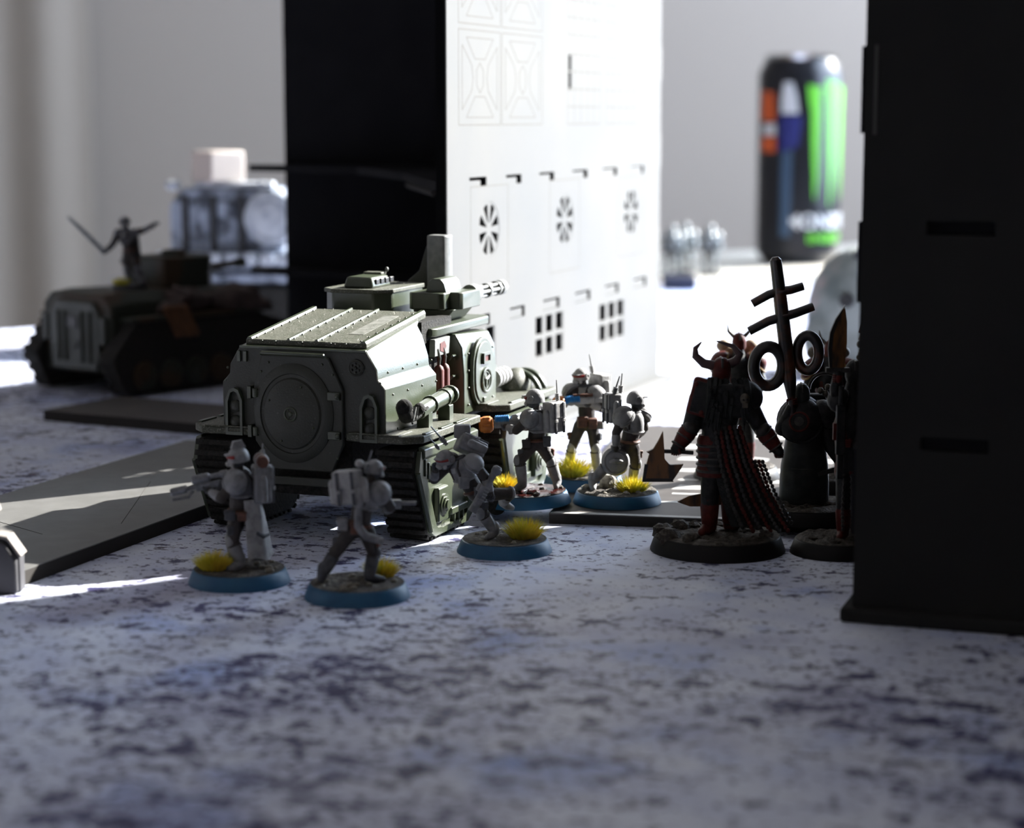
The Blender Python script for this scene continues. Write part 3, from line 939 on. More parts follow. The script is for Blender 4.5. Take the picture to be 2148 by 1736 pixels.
for k in range(5):
    m.tube([(30.4, 4 + 2.2 * k, 34.0 + .4 * k), (30.8, 5 + 2.2 * k, 37.6 - .3 * k)], .42, 6)
m.build('exhaust_clamp', 'bare', T)
for u in (18, 33):
    MB().box((28, u, 32.2), (3.6, 3.2, 4.6)).build('pipe_support', 'green', T, bevel=0.3)
# bumper, tow step
MB().box((.4, -.9, 16.5), (26, 1.8, 2.3)).build('bumper', 'grey_green', T, bevel=0.3)
MB().box((0, 1.6, 14), (22, 2, 3)).build('step', 'track', T, bevel=0.3)
# dust fibres
random.seed(7)
m = MB()
for k in range(150):
    r_ = random.random()
    if r_ < .55:
        u = random.uniform(2.2, 42); v = random.uniform(-17, 17); z = roofz(u) + .1
    elif r_ < .7:
        u = 1.9; v = random.uniform(-17, 17); z = random.uniform(53, 54.5)
    else:
        u = random.uniform(50, 79); v = random.uniform(-17, 2); z = 64.5
    p = V((v, u, z)); d = V((random.uniform(-1, 1), random.uniform(-1, 1), random.uniform(.1, .8))) * random.uniform(.4, 1.1)
    m.tube([p, p + d * .5 + V((0, 0, .12)), p + d], .035, 3)
m.build('dust_fibre', 'fibre', T, kind='stuff', smooth=False)

# ------------------------------------------------------------------ miniature helpers (x image-right, y away, z up, millimetres)
def mini_base(P, r, rt, h, rim, topmat, seed, rough=0.5, pebbles=5, pebmat='stone', spread=0.85):
    MB().lathe((0, 0, 0), (0, 0, 1), [(r, 0), (r, .3), (rt, h - .25), (rt - .35, h)], 40).build('base', rim, P, angle=50)
    rnd = random.Random(seed)
    m = MB()
    rings = []
    nr, ns = 9, 30
    for i in range(nr + 1):
        q = (rt - .3) * i / nr
        row = []
        for k in range(ns):
            a = 2 * math.pi * k / ns
            z = h + (.12 if i == nr else rough * rnd.random())
            row.append((q * math.cos(a), q * math.sin(a), z) if i else (0.02 * math.cos(a), 0.02 * math.sin(a), h + rough * .5))
        rings.append(row)
    m.loft(rings, cap=False)
    m.build('ground', topmat, P, angle=60)
    for k in range(pebbles):
        a = rnd.uniform(0, 6.28)
        q = rt * spread * math.sqrt(rnd.uniform(.1, 1))
        s = rnd.uniform(.5, 1.25)
        rock(P, (q * math.cos(a), q * math.sin(a), h + s * .35), s, pebmat, seed + k)
    return h

def rock(P, c, s, mat, seed, flat=.75, name='pebble'):
    rnd = random.Random(seed * 13 + 5)
    m = MB().ball((0, 0, 0), (s, s * rnd.uniform(.7, 1.1), s * flat), 8, 6)
    m.v = [p * rnd.uniform(.78, 1.15) for p in m.v]
    return m.build(name, mat, P, loc=c, angle=25)

def tuft(P, c, rx, ry, h, n, seed, mat='grass', name='grass_tuft'):
    rnd = random.Random(seed)
    m = MB()
    for k in range(n * 2):
        a = rnd.uniform(0, 6.283)
        q = math.sqrt(rnd.random())
        x, y = rx * .55 * q * math.cos(a), ry * .55 * q * math.sin(a)
        L = h * rnd.uniform(.6, 1.05) * (1 - .25 * q)
        d = V((x / rx * 1.5 + rnd.uniform(-.28, .28), y / ry * 1.5 + rnd.uniform(-.28, .28), 1.0)).normalized()
        p0 = V((x, y, -.2)); p1 = p0 + d * L * .55; p2 = p1 + (d + V((d.x * .5, d.y * .5, -.1))).normalized() * L * .45
        wv = V((-math.sin(a * 7), math.cos(a * 7), 0)) * .10
        m.add([p0 - wv, p0 + wv, p1 - wv * .9, p1 + wv * .9, p2], [(0, 1, 3, 2), (2, 3, 4)])
    return m.build(name, mat, P, loc=c, smooth=False, kind='stuff')

def limb(m, pts, rads):
    for i in range(len(pts) - 1):
        m.tube([pts[i], pts[i + 1]], [rads[i], rads[i + 1]], 12)
    for p, r in zip(pts, rads):
        m.ball(p, r, 12, 8)

def dome(P, c, axis, r, h, mat, name='pauldron', sx=1.0, sy=1.0, lip=True, parent_label=None):
    pf = [(r * .88, -.3 * h)]
    if lip:
        pf += [(r * 1.04, -.32 * h), (r * 1.06, -.12 * h), (r * .985, -.08 * h)]
    pf += [(r * math.cos(a), h * math.sin(a)) for a in [math.radians(x) for x in (0, 18, 36, 54, 70, 82)]] + [(0, h)]
    return MB().lathe(c, axis, pf, 24, sx, sy).build(name, mat, P, angle=50)

def helmet(P, c, f, r=2.2, mat='armour', visor=True, up=(0, 0, 1), crest=False):
    F = frame(c, f, up)
    m = MB()
    m.lathe((0, 0, -.15 * r), (0, 0, 1), [(r * .86, -.5 * r), (r * 1.02, -.45 * r), (r * 1.03, -.05 * r)] + [(r * math.cos(a), 1.08 * r * math.sin(a)) for a in [math.radians(x) for x in (8, 25, 42, 58, 72, 84)]] + [(0, 1.08 * r)], 24, 1.0, 1.08)
    m.prism([(-r * .8, r * .55), (r * .8, r * .55), (r * .55, r * 1.32), (-r * .55, r * 1.32)], 'z', r * .12, r * .26)
    if crest:
        m.box((0, -.1 * r, r * 1.15), (r * .8, r * 1.5, r * .7), None, .6)
    m.xf(F)
    h = m.build('helmet', mat, P, angle=40)
    m = MB()
    m.ball((0, .22 * r, -.55 * r), (r * .74, r * .78, r * .75), 14, 8)
    m.xf(F).build('face_mask', 'cloth_grey', h)
    if visor:
        m = MB().torus((0, .12 * r, -.02 * r), (0, 0, 1), r * .95, r * .17, 14, 8, 1.0, 1.0, math.radians(25), math.radians(155))
        m.xf(F).build('visor', 'red', h)
    m = MB().ball((0, r * 1.05, -.72 * r), (r * .3, r * .36, r * .3), 10, 6)
    m.ball((r * .52, r * .8, -.75 * r), r * .26, 10, 6)
    m.ball((-r * .52, r * .8, -.75 * r), r * .26, 10, 6)
    m.xf(F).build('respirator', 'armour_light', h)
    for sx in (-1, 1):
        m = MB().lathe((sx * r * .93, -.05 * r, -.1 * r), (sx, 0, 0), [(r * .42, 0), (r * .42, r * .16), (r * .26, r * .2), (r * .2, r * .12), (0, r * .12)], 14)
        m.xf(F).build('ear_disc', mat, h)
    return h

def hand(P, c, axis, palm_dir, mat='cloth_grey', s=1.0):
    """closed hand round a grip: axis = direction of the grip, palm_dir = from palm to grip"""
    F = frame(c, axis, V(palm_dir))
    m = MB().ball((0, 0, -.75 * s), (.85 * s, 1.0 * s, .45 * s), 10, 6)
    for k, (y, L) in enumerate(((.72, .95), (.26, 1.05), (-.2, 1.0), (-.62, .82))):
        y *= s
        m.tube([(.75 * s, y, -.7 * s), (1.0 * s, y, -.05 * s), (.72 * s, y, .55 * s * L), (.1 * s, y, .72 * s * L), (-.35 * s, y, .45 * s)], [.25 * s, .25 * s, .23 * s, .21 * s, .18 * s], 7)
    m.tube([(-.6 * s, .35 * s, -.75 * s), (-.95 * s, .75 * s, -.2 * s), (-.75 * s, .95 * s, .35 * s), (-.3 * s, 1.0 * s, .6 * s)], [.3 * s, .27 * s, .25 * s, .2 * s], 7)
    m.xf(F)
    return m.build('hand', mat, P)

def fist_at(P, wrist, c, mat='cloth_grey', s=1.0):
    d = V(c) - V(wrist)
    ax = d.cross(V((0, .5, 1)))
    return hand(P, c, ax if ax.length > .01 else (1, 0, 0), d, mat, s)

def boot(P, an, toe, mat='armour', r=1.35):
    an, toe = V(an), V(toe)
    m = MB()
    limb(m, [an + V((0, 0, 1.6)), an, an + (toe - an) * .45 + V((0, 0, -.2)), toe], [r * .95, r, r * .9, r * .62])
    return m.build('boot', mat, P, remesh=.32)

def greave(P, kn, an, mat='armour', r=1.55, front=None):
    kn, an = V(kn), V(an)
    d = an - kn
    m = MB()
    pts = [kn + d * t for t in (.12, .3, .6, .9)]
    m.tube(pts, [r * .95, r * 1.08, r, r * .9], 12)
    return m.build('greave', mat, P, angle=50)

def kneepad(P, kn, f, mat='armour', r=1.5):
    f = V(f).normalized()
    return dome(P, V(kn) + f * .7, f, r, r * .75, mat, 'knee_pad', .9, 1.25)

def backpack(P, c, R, size, mat='armour', bed=None, antenna=None, strap=True):
    """R: 3x3 orientation, y axis = outwards from the back"""
    w_, d_, h_ = size
    M4 = R.to_4x4(); M4.translation = V(c)
    m = MB().box((0, 0, 0), (w_, d_, h_))
    b = m.xf(M4).build('backpack', mat, P, bevel=.7, seg=3)
    m = MB().box((0, d_ * .52, h_ * .22), (w_ * .94, .5, h_ * .5)).xf(M4)
    m.build('pack_flap', mat, b, bevel=.25)
    for sx in (-.28, .28):
        MB().box((w_ * sx, d_ * .58, -.02 * h_), (w_ * .12, .6, h_ * .98)).xf(M4).build('pack_strap', 'cloth_grey', b, bevel=.12)
        MB().box((w_ * sx, d_ * .62, -.1 * h_), (w_ * .17, .7, h_ * .1)).xf(M4).build('buckle', 'armour_light', b, bevel=.12)
    for sx in (-1, 1):
        MB().lathe((sx * w_ * .56, .1, -h_ * .46), (0, 0, 1), [(w_ * .16, 0), (w_ * .18, .5), (w_ * .18, h_ * .62), (w_ * .1, h_ * .72)], 12).xf(M4).build('canister', mat, b)
    if bed:
        MB().lathe((-w_ * .62, 0, h_ * .5 + bed * .75), (1, 0, 0), [(bed * .9, 0), (bed, .3), (bed, w_ * 1.24 - .3), (bed * .9, w_ * 1.24)], 16).xf(M4).build('bedroll', 'brown', b)
        for sx in (-.3, .3):
            MB().torus((w_ * sx, 0, h_ * .5 + bed * .75), (1, 0, 0), bed * 1.03, .22, 16, 6).xf(M4).build('bedroll_strap', 'armour_light', b)
    return b

def antenna(P, a, b, mat='armour_light', r=.42):
    a, b = V(a), V(b)
    d = b - a
    m = MB().tube([a, a + d * .35, a + d * .36, b], [r * 1.1, r * 1.0, r * .6, r * .38], 8)
    for t in (.1, .18, .26, .34):
        m.lathe(a + d * t, d, [(r * 1.7, 0), (r * 1.7, .28)], 10)
    return m.build('antenna', mat, P)

def pouch(P, c, s, mat='brown', rz=0.0):
    R = Matrix.Rotation(rz, 3, 'Z')
    m = MB().box(c, s, R)
    o = m.build('pouch', mat, P, bevel=.3)
    MB().box(V(c) + R @ V((0, -s[1] * .12, s[2] * .28)), (s[0] * 1.06, s[1] * 1.06, s[2] * .4), R).build('pouch_flap', mat, o, bevel=.2)
    return o

def soldier(P, J, tf, hf, leg='cloth', arm='cloth_grey', plate='armour', hr=2.25, visor=True, crest=False, hup=(0, 0, 1), pauldrons=(1, 1), pr=2.75, shin=None, chest=None):
    shin = shin or plate
    chest = chest or plate
    g = {k: V(v) for k, v in J.items()}
    tf = V(tf).normalized()
    # body: one continuous skin over torso, arms and legs
    m = MB()
    limb(m, [g['pelvis'], g['chest']], [2.5, 2.7])
    limb(m, [g['chest'], g['neck']], [2.6, 1.1])
    limb(m, [g['shL'], g['shR']], [1.6, 1.6])
    limb(m, [g['neck'], g['head']], [1.1, 1.2])
    for s in 'LR':
        limb(m, [g['sh' + s], g['el' + s], g['ha' + s]], [1.6, 1.3, .85])
        limb(m, [g['pelvis'], g['hip' + s], g['kn' + s], g['an' + s]], [2.2, 2.05, 1.55, 1.2])
    m.build('body', leg, P, remesh=.34)
    helmet(P, g['head'], hf, hr, plate, visor, hup, crest)
    # breast and back plate
    up = (g['neck'] - g['pelvis']).normalized()
    F = frame(g['chest'] + up * .3, tf, up)
    m = MB().lathe((0, 0, -2.6), (0, 0, 1), [(2.7, -.4), (3.1, 0), (3.25, .6), (3.3, 2.6), (3.05, 4.4), (2.3, 5.6), (1.5, 6.0)], 24, 1.08, .86)
    m.xf(F).build('chest_armour', chest, P, angle=50)
    m = MB().torus((0, 0, -2.3), (0, 0, 1), 3.25, .3, 24, 6, 1.08, .86)
    m.xf(F).build('armour_rim', plate, P)
    for sx in (-1, 1):
        MB().tube([(1.5 * sx, -2.4, -1.6), (1.75 * sx, -2.75, 1.4), (1.6 * sx, -1.2, 3.2), (1.5 * sx, 1.2, 3.1), (1.6 * sx, 2.75, 1.2), (1.4 * sx, 2.5, -1.8)], .34, 6).xf(F).build('harness_strap', 'cloth', P)
    MB().box((0, 2.9, .8), (1.7, .6, 1.6)).xf(F).build('chest_badge', 'armour_light', P, bevel=.25)
    MB().torus((0, 0, 3.3), (0, 0, 1), 1.75, .45, 18, 6).xf(F).build('collar', 'cloth_grey', P)
    Fp = frame(g['pelvis'] + up * .6, tf, up)
    MB().torus((0, 0, 0), (0, 0, 1), 2.75, .5, 24, 6, 1.05, .95).xf(Fp).build('belt', 'brown', P)
    for i, s in enumerate('LR'):
        sh, el, ha, kn, an, toe = (g[k + s] for k in ('sh', 'el', 'ha', 'kn', 'an', 'toe'))
        out = (sh - g['neck']).normalized()
        up_arm = (sh - el).normalized()
        if pauldrons[i]:
            MB().torus(sh + out * .2 + up_arm * .1, (out * .75 + up_arm * .6 + V((0, -.1, .25))).normalized(), pr * 1.02, .22, 24, 6).build('pauldron_rim', plate, P)
            dome(P, sh + out * .2 + up_arm * .1, (out * .75 + up_arm * .6 + V((0, -.1, .25))).normalized(), pr, pr * .95, plate, 'pauldron', 1.0, 1.08)
        MB().tube([el + (ha - el) * t for t in (.12, .3, .6, .82)], [1.2, 1.3, 1.15, .95], 12).build('forearm_guard', arm if s == 'X' else plate, P, angle=50)
        th = V(g['hip' + s]).lerp(kn, .45)
        side = (V(g['hip' + s]) - V(g['pelvis'])); side.z = 0
        if side.length > .05:
            pouch(P, th + side.normalized() * 1.7, (1.7, 1.5, 2.3), 'cloth_grey' if s == 'L' else 'brown', math.atan2(tf.y, tf.x))
        greave(P, kn, an, shin)
        MB().torus(V(kn).lerp(V(an), .16), V(an) - V(kn), 1.6, .22, 16, 6).build('greave_strap', 'cloth', P)
        boot(P, an, toe, shin)
        kf = (V(toe) - V(an)); kf.z = 0
        kneepad(P, kn, kf if kf.length > .1 else tf, shin)
    return g

def rot_to(fwd, up=(0, 0, 1)):
    return frame((0, 0, 0), fwd, up).to_3x3()

GS = 'grey soldiers on blue bases'

# ---- marksman with scoped rifle
P = thing('soldier_miniature', 'grey marksman miniature with scoped rifle and bedroll, aiming past the grey board', 'miniature', (-67.6, 497.3, 0), group=GS)
h = mini_base(P, 12.6, 11.5, 3.5, 'base_blue', 'soil', 1, pebbles=9)
g = soldier(P, dict(head=(.3, 0, 31.8), neck=(.4, 0, 28.2), chest=(.8, 0, 24.0), pelvis=(.3, 0, 17.5), shL=(-.2, -3.2, 25.8), shR=(.2, 3.2, 25.6), elL=(-3.6, -4.0, 21.8), elR=(-3.4, 3.4, 22.6),
                    haL=(-7.0, -1.0, 23.2), haR=(-3.6, .4, 24.4), hipL=(-.4, -1.3, 16.2), hipR=(0, 1.6, 16.2), knL=(-1.2, -2.0, 10.6), knR=(-2.0, 2.6, 10.4), anL=(.6, -2.0, 5.2), anR=(-1.6, 3.2, 5.0), toeL=(-2.0, -3.4, 4.1), toeR=(-4.2, 2.6, 4.1)),
            (-1, -.35, 0), (-1, -.3, -.12), hr=2.45, crest=True, pr=3.0, chest='cloth_grey')
fd = V((-1, -.05, -.215)).normalized()
F = frame((-3.0, -.2, 25.4), fd)
rf = MB().box((0, 4.2, -.2), (1.1, 6.4, 1.7)).box((0, -1.5, -.9), (.9, 5.0, 1.4)).box((0, 2.2, -1.8), (.8, 1.1, 2.4)).xf(F).build('rifle', 'gun', P, bevel=.2)
MB().tube([(0, 6.5, .15), (0, 10.6, .15)], [.55, .5], 10).lathe((0, 9.6, .15), (0, 1, 0), [(.95, 0), (1.0, .3), (1.0, 3.6), (.8, 4.1)], 14).xf(F).build('silencer', 'gun', rf)
MB().lathe((0, -1.0, 1.9), (0, 1, 0), [(.95, 0), (.95, 1.6), (.65, 2.2), (.65, 4.2), (1.15, 4.8), (1.2, 8.6), (1.0, 8.9)], 16).xf(F).build('scope', 'gun', rf)
MB().tube([(0, 8.2, -.6), (-.3, 9.5, -1.9), (-.3, 13.6, -1.7)], [.4, .38, .42], 8).xf(F).build('bipod', 'gun', rf)
hand(P, (-7.2, -.8, 23.6), fd, (0, .3, 1)); hand(P, (-4.0, -.1, 23.7), (0, .2, 1), (-.9, .2, .2))
bp = backpack(P, (5.8, 1.2, 24.6), rot_to((1, .25, 0)), (5.6, 4.6, 9.4), 'armour', bed=1.5)
antenna(bp, (5.8, 3.4, 31.5), (5.9, 3.6, 34.2), r=.3)
clk = MB()
rings = []
for i in range(9):
    t = i / 8
    z = 21 - 14.6 * t
    row = []
    for k in range(13):
        a = math.radians(-80 + 160 * k / 12)
        rr = 3.0 + 1.6 * t + .25 * math.sin(k * 1.9 + t * 2)
        row.append(V((1.6 + (rr + .3 * t) * math.cos(a) * 1.25 + .6 * t, .6 + rr * math.sin(a) * 1.15, z + .5 * math.sin(k * 1.3) * t)))
    rings.append(row + [p + V((-.45 * math.copysign(1, p.x - 1.6), 0, 0)) for p in reversed(row)])
clk.loft(rings).build('cloak', 'armour_light', P, angle=60)
MB().tube([(5.2, -4.4, 13.2), (6.6, -3.4, 12.2), (7.8, -1.8, 12.4)], [.5, .6, .3], 8).build('cloak_fold', 'cloth_grey', P)
pouch(P, (-1.6, -3.0, 17.4), (2.6, 1.6, 2.6), 'cloth_grey'); pouch(P, (1.4, -3.2, 17.2), (2.2, 1.6, 2.4), 'brown')
tuft(P, (-6.0, -2.2, h), 5.0, 4.4, 6.4, 420, 3, 'grass_lime')

# ---- soldier walking away
P = thing('soldier_miniature', 'grey soldier miniature striding away with large square pack, seen from behind', 'miniature', (-37.2, 481.5, 0), group=GS)
h = mini_base(P, 12.7, 11.6, 3.5, 'base_blue', 'soil', 2, pebbles=14)
g = soldier(P, dict(head=(4.3, 1.2, 31.2), neck=(3.4, .8, 28.2), chest=(2.0, .5, 24.2), pelvis=(.6, 0, 17.2), shL=(-1.6, 2.4, 26.0), shR=(5.6, -.8, 25.6), elL=(-1.0, 5.4, 22.5), elR=(8.2, 1.4, 21.6),
                    haL=(3.0, 7.0, 21.0), haR=(6.4, 5.0, 20.0), hipL=(-1.6, .2, 15.8), hipR=(2.6, -.2, 15.6), knL=(-5.2, -1.0, 10.8), knR=(4.0, .2, 10.6), anL=(-8.0, -2.6, 6.2), anR=(3.0, -1.4, 5.2), toeL=(-8.8, -.6, 4.3), toeR=(6.2, .6, 4.1)),
            (.5, 1, 0), (.75, .8, -.15), hr=2.15, pr=2.7, shin='cloth_grey')
backpack(P, (-1.6, -2.6, 27.2), rot_to((-.25, -1, .05), (-.12, 0, 1)), (6.6, 4.2, 8.2), 'armour_light')
MB().ball((1.0, -1.2, 32.6), (1.15, 1.15, 1.0), 12, 8).build('vox_knob', 'armour_light', P)
antenna(P, (2.4, -1.4, 30.8), (4.0, -1.4, 35.8), 'gun', .36)
MB().tube([(1.6, -3.6, 25.0), (.7, -3.8, 21.5), (.7, -3.9, 18.0), (2.4, -3.8, 15.6), (6.4, -3.0, 14.2)], [.7, 1.0, 1.0, 1.05, .9], 10).build('hose', 'armour', P)
rf = MB().box((5.6, 6.2, 21.4), (9.5, 1.4, 2.2)).tube([(9.5, 6.2, 21.6), (14.0, 6.4, 21.6)], .55, 8).build('rifle', 'gun', P, bevel=.25)
hand(P, (6.6, 5.8, 20.8), (1, .1, 0), (0, .3, 1)); hand(P, (3.0, 6.3, 20.8), (1, .1, 0), (0, .3, 1))
pouch(P, (-3.2, -2.0, 18.2), (2.6, 2.0, 3.2), 'armour'); pouch(P, (-.2, -3.0, 17.6), (2.0, 1.6, 3.4), 'brown')
tuft(P, (5.6, 5.8, h), 4.2, 3.6, 6.6, 300, 5, 'grass_lime')

# ---- runner bent forward
P = thing('soldier_miniature', 'grey soldier miniature running bent forward with red visor, hand to helmet', 'miniature', (-2.0, 534.1, 0), group=GS)
h = mini_base(P, 12.7, 11.5, 3.4, 'base_blue', 'soil', 3, pebbles=3)
g = soldier(P, dict(head=(-15.6, -2.2, 25.4), neck=(-13.0, -1.0, 25.0), chest=(-11.0, -.3, 21.6), pelvis=(-7.6, .8, 15.6), shL=(-8.2, -3.0, 24.0), shR=(-14.2, 2.4, 23.4), elL=(-5.0, -4.0, 20.6), elR=(-18.6, 1.0, 19.0),
                    haL=(-3.4, -4.2, 15.8), haR=(-18.2, -1.2, 22.2), hipL=(-6.6, -.6, 14.4), hipR=(-6.0, 2.4, 14.6), knL=(-5.8, -2.2, 10.6), knR=(1.2, 3.8, 14.8), anL=(-2.6, -.6, 5.4), anR=(-.4, 9.0, 11.4), toeL=(-4.6, -2.4, 4.1), toeR=(2.0, 10.6, 9.6)),
            (-.75, -.75, -.25), (-.62, -.78, -.2), hr=2.35, pr=2.75)
bp = backpack(P, (-9.0, 2.2, 27.6), rot_to((.35, .35, .8), (-.7, -.1, .5)), (6.6, 4.2, 7.4), 'armour')
MB().box((-11.2, 3.6, 31.6), (4.4, 3.0, 3.6)).build('radio_box', 'armour', bp, bevel=.5)
antenna(bp, (-15.2, 1.0, 28.4), (-19.4, .2, 33.4), 'gun', .45)
antenna(bp, (-17.2, .6, 27.2), (-19.8, 0, 30.4), 'gun', .3)
gd = (V((-8.6, -5.6, 11.6)) - V((-2.6, -4.6, 22.0))).normalized()
F = frame((-4.6, -5.0, 18.4), gd, (.5, -1, 0))
rf = MB().box((0, 2.0, 0), (2.0, 7.0, 1.8)).box((0, -3.4, 0), (1.5, 4.4, 1.5)).box((1.5, 1.2, -.2), (1.5, 2.2, 1.2)).xf(F).build('carbine', 'armour', P, bevel=.3)
MB().lathe((0, 5.2, 0), (0, 1, 0), [(.9, 0), (1.15, .5), (1.15, 2.6), (.7, 2.65), (.6, 2.2)], 14).xf(F).build('muzzle', 'gun', rf)
for k in range(5):
    MB().box((0, .4 + k * .85, 1.0), (1.7, .4, .5)).xf(F).build('heat_vent', 'armour_light', rf)
MB().lathe((-.2, -6.0, 0), (0, 1, 0), [(.8, 0), (1.3, .6), (1.3, 1.8), (.9, 2.4)], 14).xf(F).build('stock_cap', 'gun', rf)
MB().tube([(1.0, 3.5, 1.2), (1.6, 2.0, 1.6), (1.6, .2, 1.6)], .7, 10).xf(F).build('sight', 'armour', rf)
hand(P, (-3.6, -4.8, 15.4), gd, (-.6, -.6, 0)); hand(P, (-18.0, -2.0, 23.0), (0, .3, 1), (.7, -.4, .2))
pouch(P, (-10.6, -3.2, 19.0), (2.6, 1.8, 3.2), 'armour', .3); pouch(P, (-6.8, -2.6, 16.4), (2.2, 1.8, 2.6), 'cloth_grey', .3)
tuft(P, (5.2, -.6, h), 5.6, 4.6, 7.6, 480, 9, 'grass_lime')

# ---- gunner with orange muzzle, legs braced, on a base leaning on the road board
P = thing('soldier_miniature', 'grey soldier miniature firing an orange-muzzled blue-coil gun beside the green carrier', 'miniature', (4.3, 583.4, 3.75), group=GS, ry=-math.radians(2.0))
h = mini_base(P, 12.9, 11.7, 3.4, 'base_blue', 'blood', 4, rough=.7, pebbles=10, pebmat='soil')
g = soldier(P, dict(head=(3.3, .6, 30.6), neck=(3.8, .6, 27.0), chest=(4.2, .6, 23.0), pelvis=(3.2, .6, 17.6), shL=(1.6, -3.0, 25.0), shR=(5.2, 4.2, 25.0), elL=(-2.4, -2.8, 21.6), elR=(.6, 5.0, 21.4),
                    haL=(-5.4, -.6, 22.6), haR=(-1.8, 1.8, 22.4), hipL=(1.8, -.2, 16.6), hipR=(4.8, 1.0, 16.4), knL=(-1.6, -2.0, 12.6), knR=(7.4, 1.6, 11.4), anL=(-1.0, -1.4, 5.6), anR=(9.0, 2.2, 5.4), toeL=(-3.6, -1.8, 4.2), toeR=(8.6, .2, 4.2)),
            (-.95, .25, 0), (-.85, .5, -.05), hr=2.6, pr=2.65)
fd = V((-1, .02, -.03)).normalized()
F = frame((-1.0, .4, 23.4), fd)
pg = MB().box((0, 3.6, 0), (2.2, 8.4, 2.4)).box((0, -2.0, -.4), (1.4, 4.0, 1.8)).box((0, 3.0, -2.0), (.9, 1.4, 2.6)).xf(F).build('plasma_gun', 'armour', P, bevel=.35)
MB().lathe((0, 8.0, 0), (0, 1, 0), [(1.7, 0), (2.2, .6), (2.35, 2.0), (2.1, 3.6), (1.3, 4.0), (1.0, 3.4)], 18).xf(F).build('muzzle', 'orange', pg)
for a in range(0, 360, 60):
    MB().box((2.2 * math.cos(math.radians(a)), 9.8, 2.2 * math.sin(math.radians(a))), (.7, 2.2, .7)).xf(F).build('muzzle_fin', 'orange', pg, bevel=.2)
m = MB().tube([(0, 3.2, 1.2), (0, 7.4, 1.2)], 1.0, 12)
for k in range(8):
    m.torus((0, 3.5 + k * .5, 1.2), (0, 1, 0), 1.1, .2, 14, 6)
m.xf(F).build('coil', 'coil', pg)
MB().ball((0, 1.6, 1.2), (1.3, 1.5, 1.3), 12, 8).xf(F).build('flask', 'armour_light', pg)
hand(P, (-5.6, -.2, 22.4), fd, (0, .4, 1)); hand(P, (-2.2, .8, 21.6), (0, 0, 1), (-.8, -.4, 0))
bp = backpack(P, (8.6, -.2, 24.8), rot_to((.72, -.7, 0)), (5.8, 4.0, 9.0), 'armour_light')
antenna(bp, (9.8, .4, 29.0), (9.7, .4, 35.4), 'armour_light', .42)
pouch(P, (6.4, -2.2, 18.0), (2.2, 1.6, 3.0), 'cloth_grey'); pouch(P, (.4, -2.4, 17.6), (2.4, 1.6, 2.4), 'cloth')
tuft(P, (-6.2, 5.2, h), 3.6, 3.2, 6.0, 200, 11, 'grass_lime')
rock(P, (1.8, -5.6, 4.0), 2.3, 'blood', 8, .4, 'plank_debris'); rock(P, (-5.0, -5.4, 3.9), 1.7, 'blood', 9, .5, 'plank_debris')
MB().lathe((-9.0, -7.6, 1.2), (.35, -1, 0), [(2.6, 0), (2.9, .5), (2.9, 1.4), (2.2, 1.6)], 20).build('scrap_wheel', 'track', P)

# ---- gunner behind, red visor
P = thing('soldier_miniature', 'grey soldier miniature with red visor holding a long blue-coil gun across its chest', 'miniature', (21.8, 614.6, 3.08), group=GS)
h = mini_base(P, 12.4, 11.4, 3.4, 'base_blue', 'soil', 5, pebbles=6)
g = soldier(P, dict(head=(-1.0, -.4, 34.0), neck=(-.2, 0, 30.8), chest=(.6, .2, 27.0), pelvis=(1.0, .4, 19.6), shL=(3.6, -1.6, 28.2), shR=(-3.8, 1.0, 28.6), elL=(5.2, -3.6, 24.2), elR=(-6.0, -1.2, 25.2),
                    haL=(1.0, -4.6, 26.0), haR=(-5.4, -3.8, 26.6), hipL=(2.6, .2, 18.2), hipR=(-1.2, .6, 18.2), knL=(3.4, -1.6, 11.6), knR=(-3.6, .2, 11.6), anL=(4.0, -1.4, 5.6), anR=(-4.4, 1.2, 5.4), toeL=(4.6, -3.6, 4.2), toeR=(-5.4, -1.2, 4.2)),
            (-.5, -.85, 0), (-.6, -.8, -.08), plate='armour_light', hr=2.3, pr=2.9)
fd = V((-1, -.12, -.05)).normalized()
F = frame((1.5, -4.6, 26.8), fd)
pg = MB().box((0, 2.4, 0), (1.8, 8.0, 2.0)).box((0, -4.0, -.2), (1.3, 5.5, 1.5)).xf(F).build('plasma_gun', 'armour_light', P, bevel=.3)
m = MB().tube([(0, 3.0, .6), (0, 7.6, .6)], 1.0, 12)
for k in range(8):
    m.torus((0, 3.2 + k * .58, .6), (0, 1, 0), 1.1, .2, 14, 6)
m.xf(F).build('coil', 'coil', pg)
MB().lathe((0, 7.6, 0), (0, 1, 0), [(1.5, 0), (2.0, .6), (2.0, 2.6), (1.2, 3.6)], 16).xf(F).build('muzzle', 'orange', pg)
MB().tube([(0, -1, 1.6), (-.2, 5, 1.9)], [.5, .4], 8).xf(F).build('side_rail', 'brown', pg)
hand(P, (1.0, -4.4, 25.9), fd, (0, 0, 1)); hand(P, (-4.0, -4.2, 26.3), fd, (0, .2, 1))
bp = backpack(P, (4.6, 2.4, 30.4), rot_to((.75, .65, 0)), (6.0, 4.2, 7.4), 'armour_light')
antenna(bp, (2.6, 1.6, 34.2), (1.6, 1.6, 40.0), 'armour_light', .42)
pouch(P, (-.6, -3.2, 20.0), (3.0, 1.8, 3.4), 'brown', .2); pouch(P, (2.6, -3.4, 19.6), (2.6, 1.8, 3.2), 'brown', -.1); pouch(P, (5.0, -2.0, 19.0), (2.0, 1.6, 2.6), 'armour', -.5)
tuft(P, (-3.4, -4.6, h), 4.8, 4.2, 9.0, 460, 13, 'grass'); tuft(P, (6.4, 3.0, h), 3.4, 3.0, 6.0, 160, 14, 'grass')

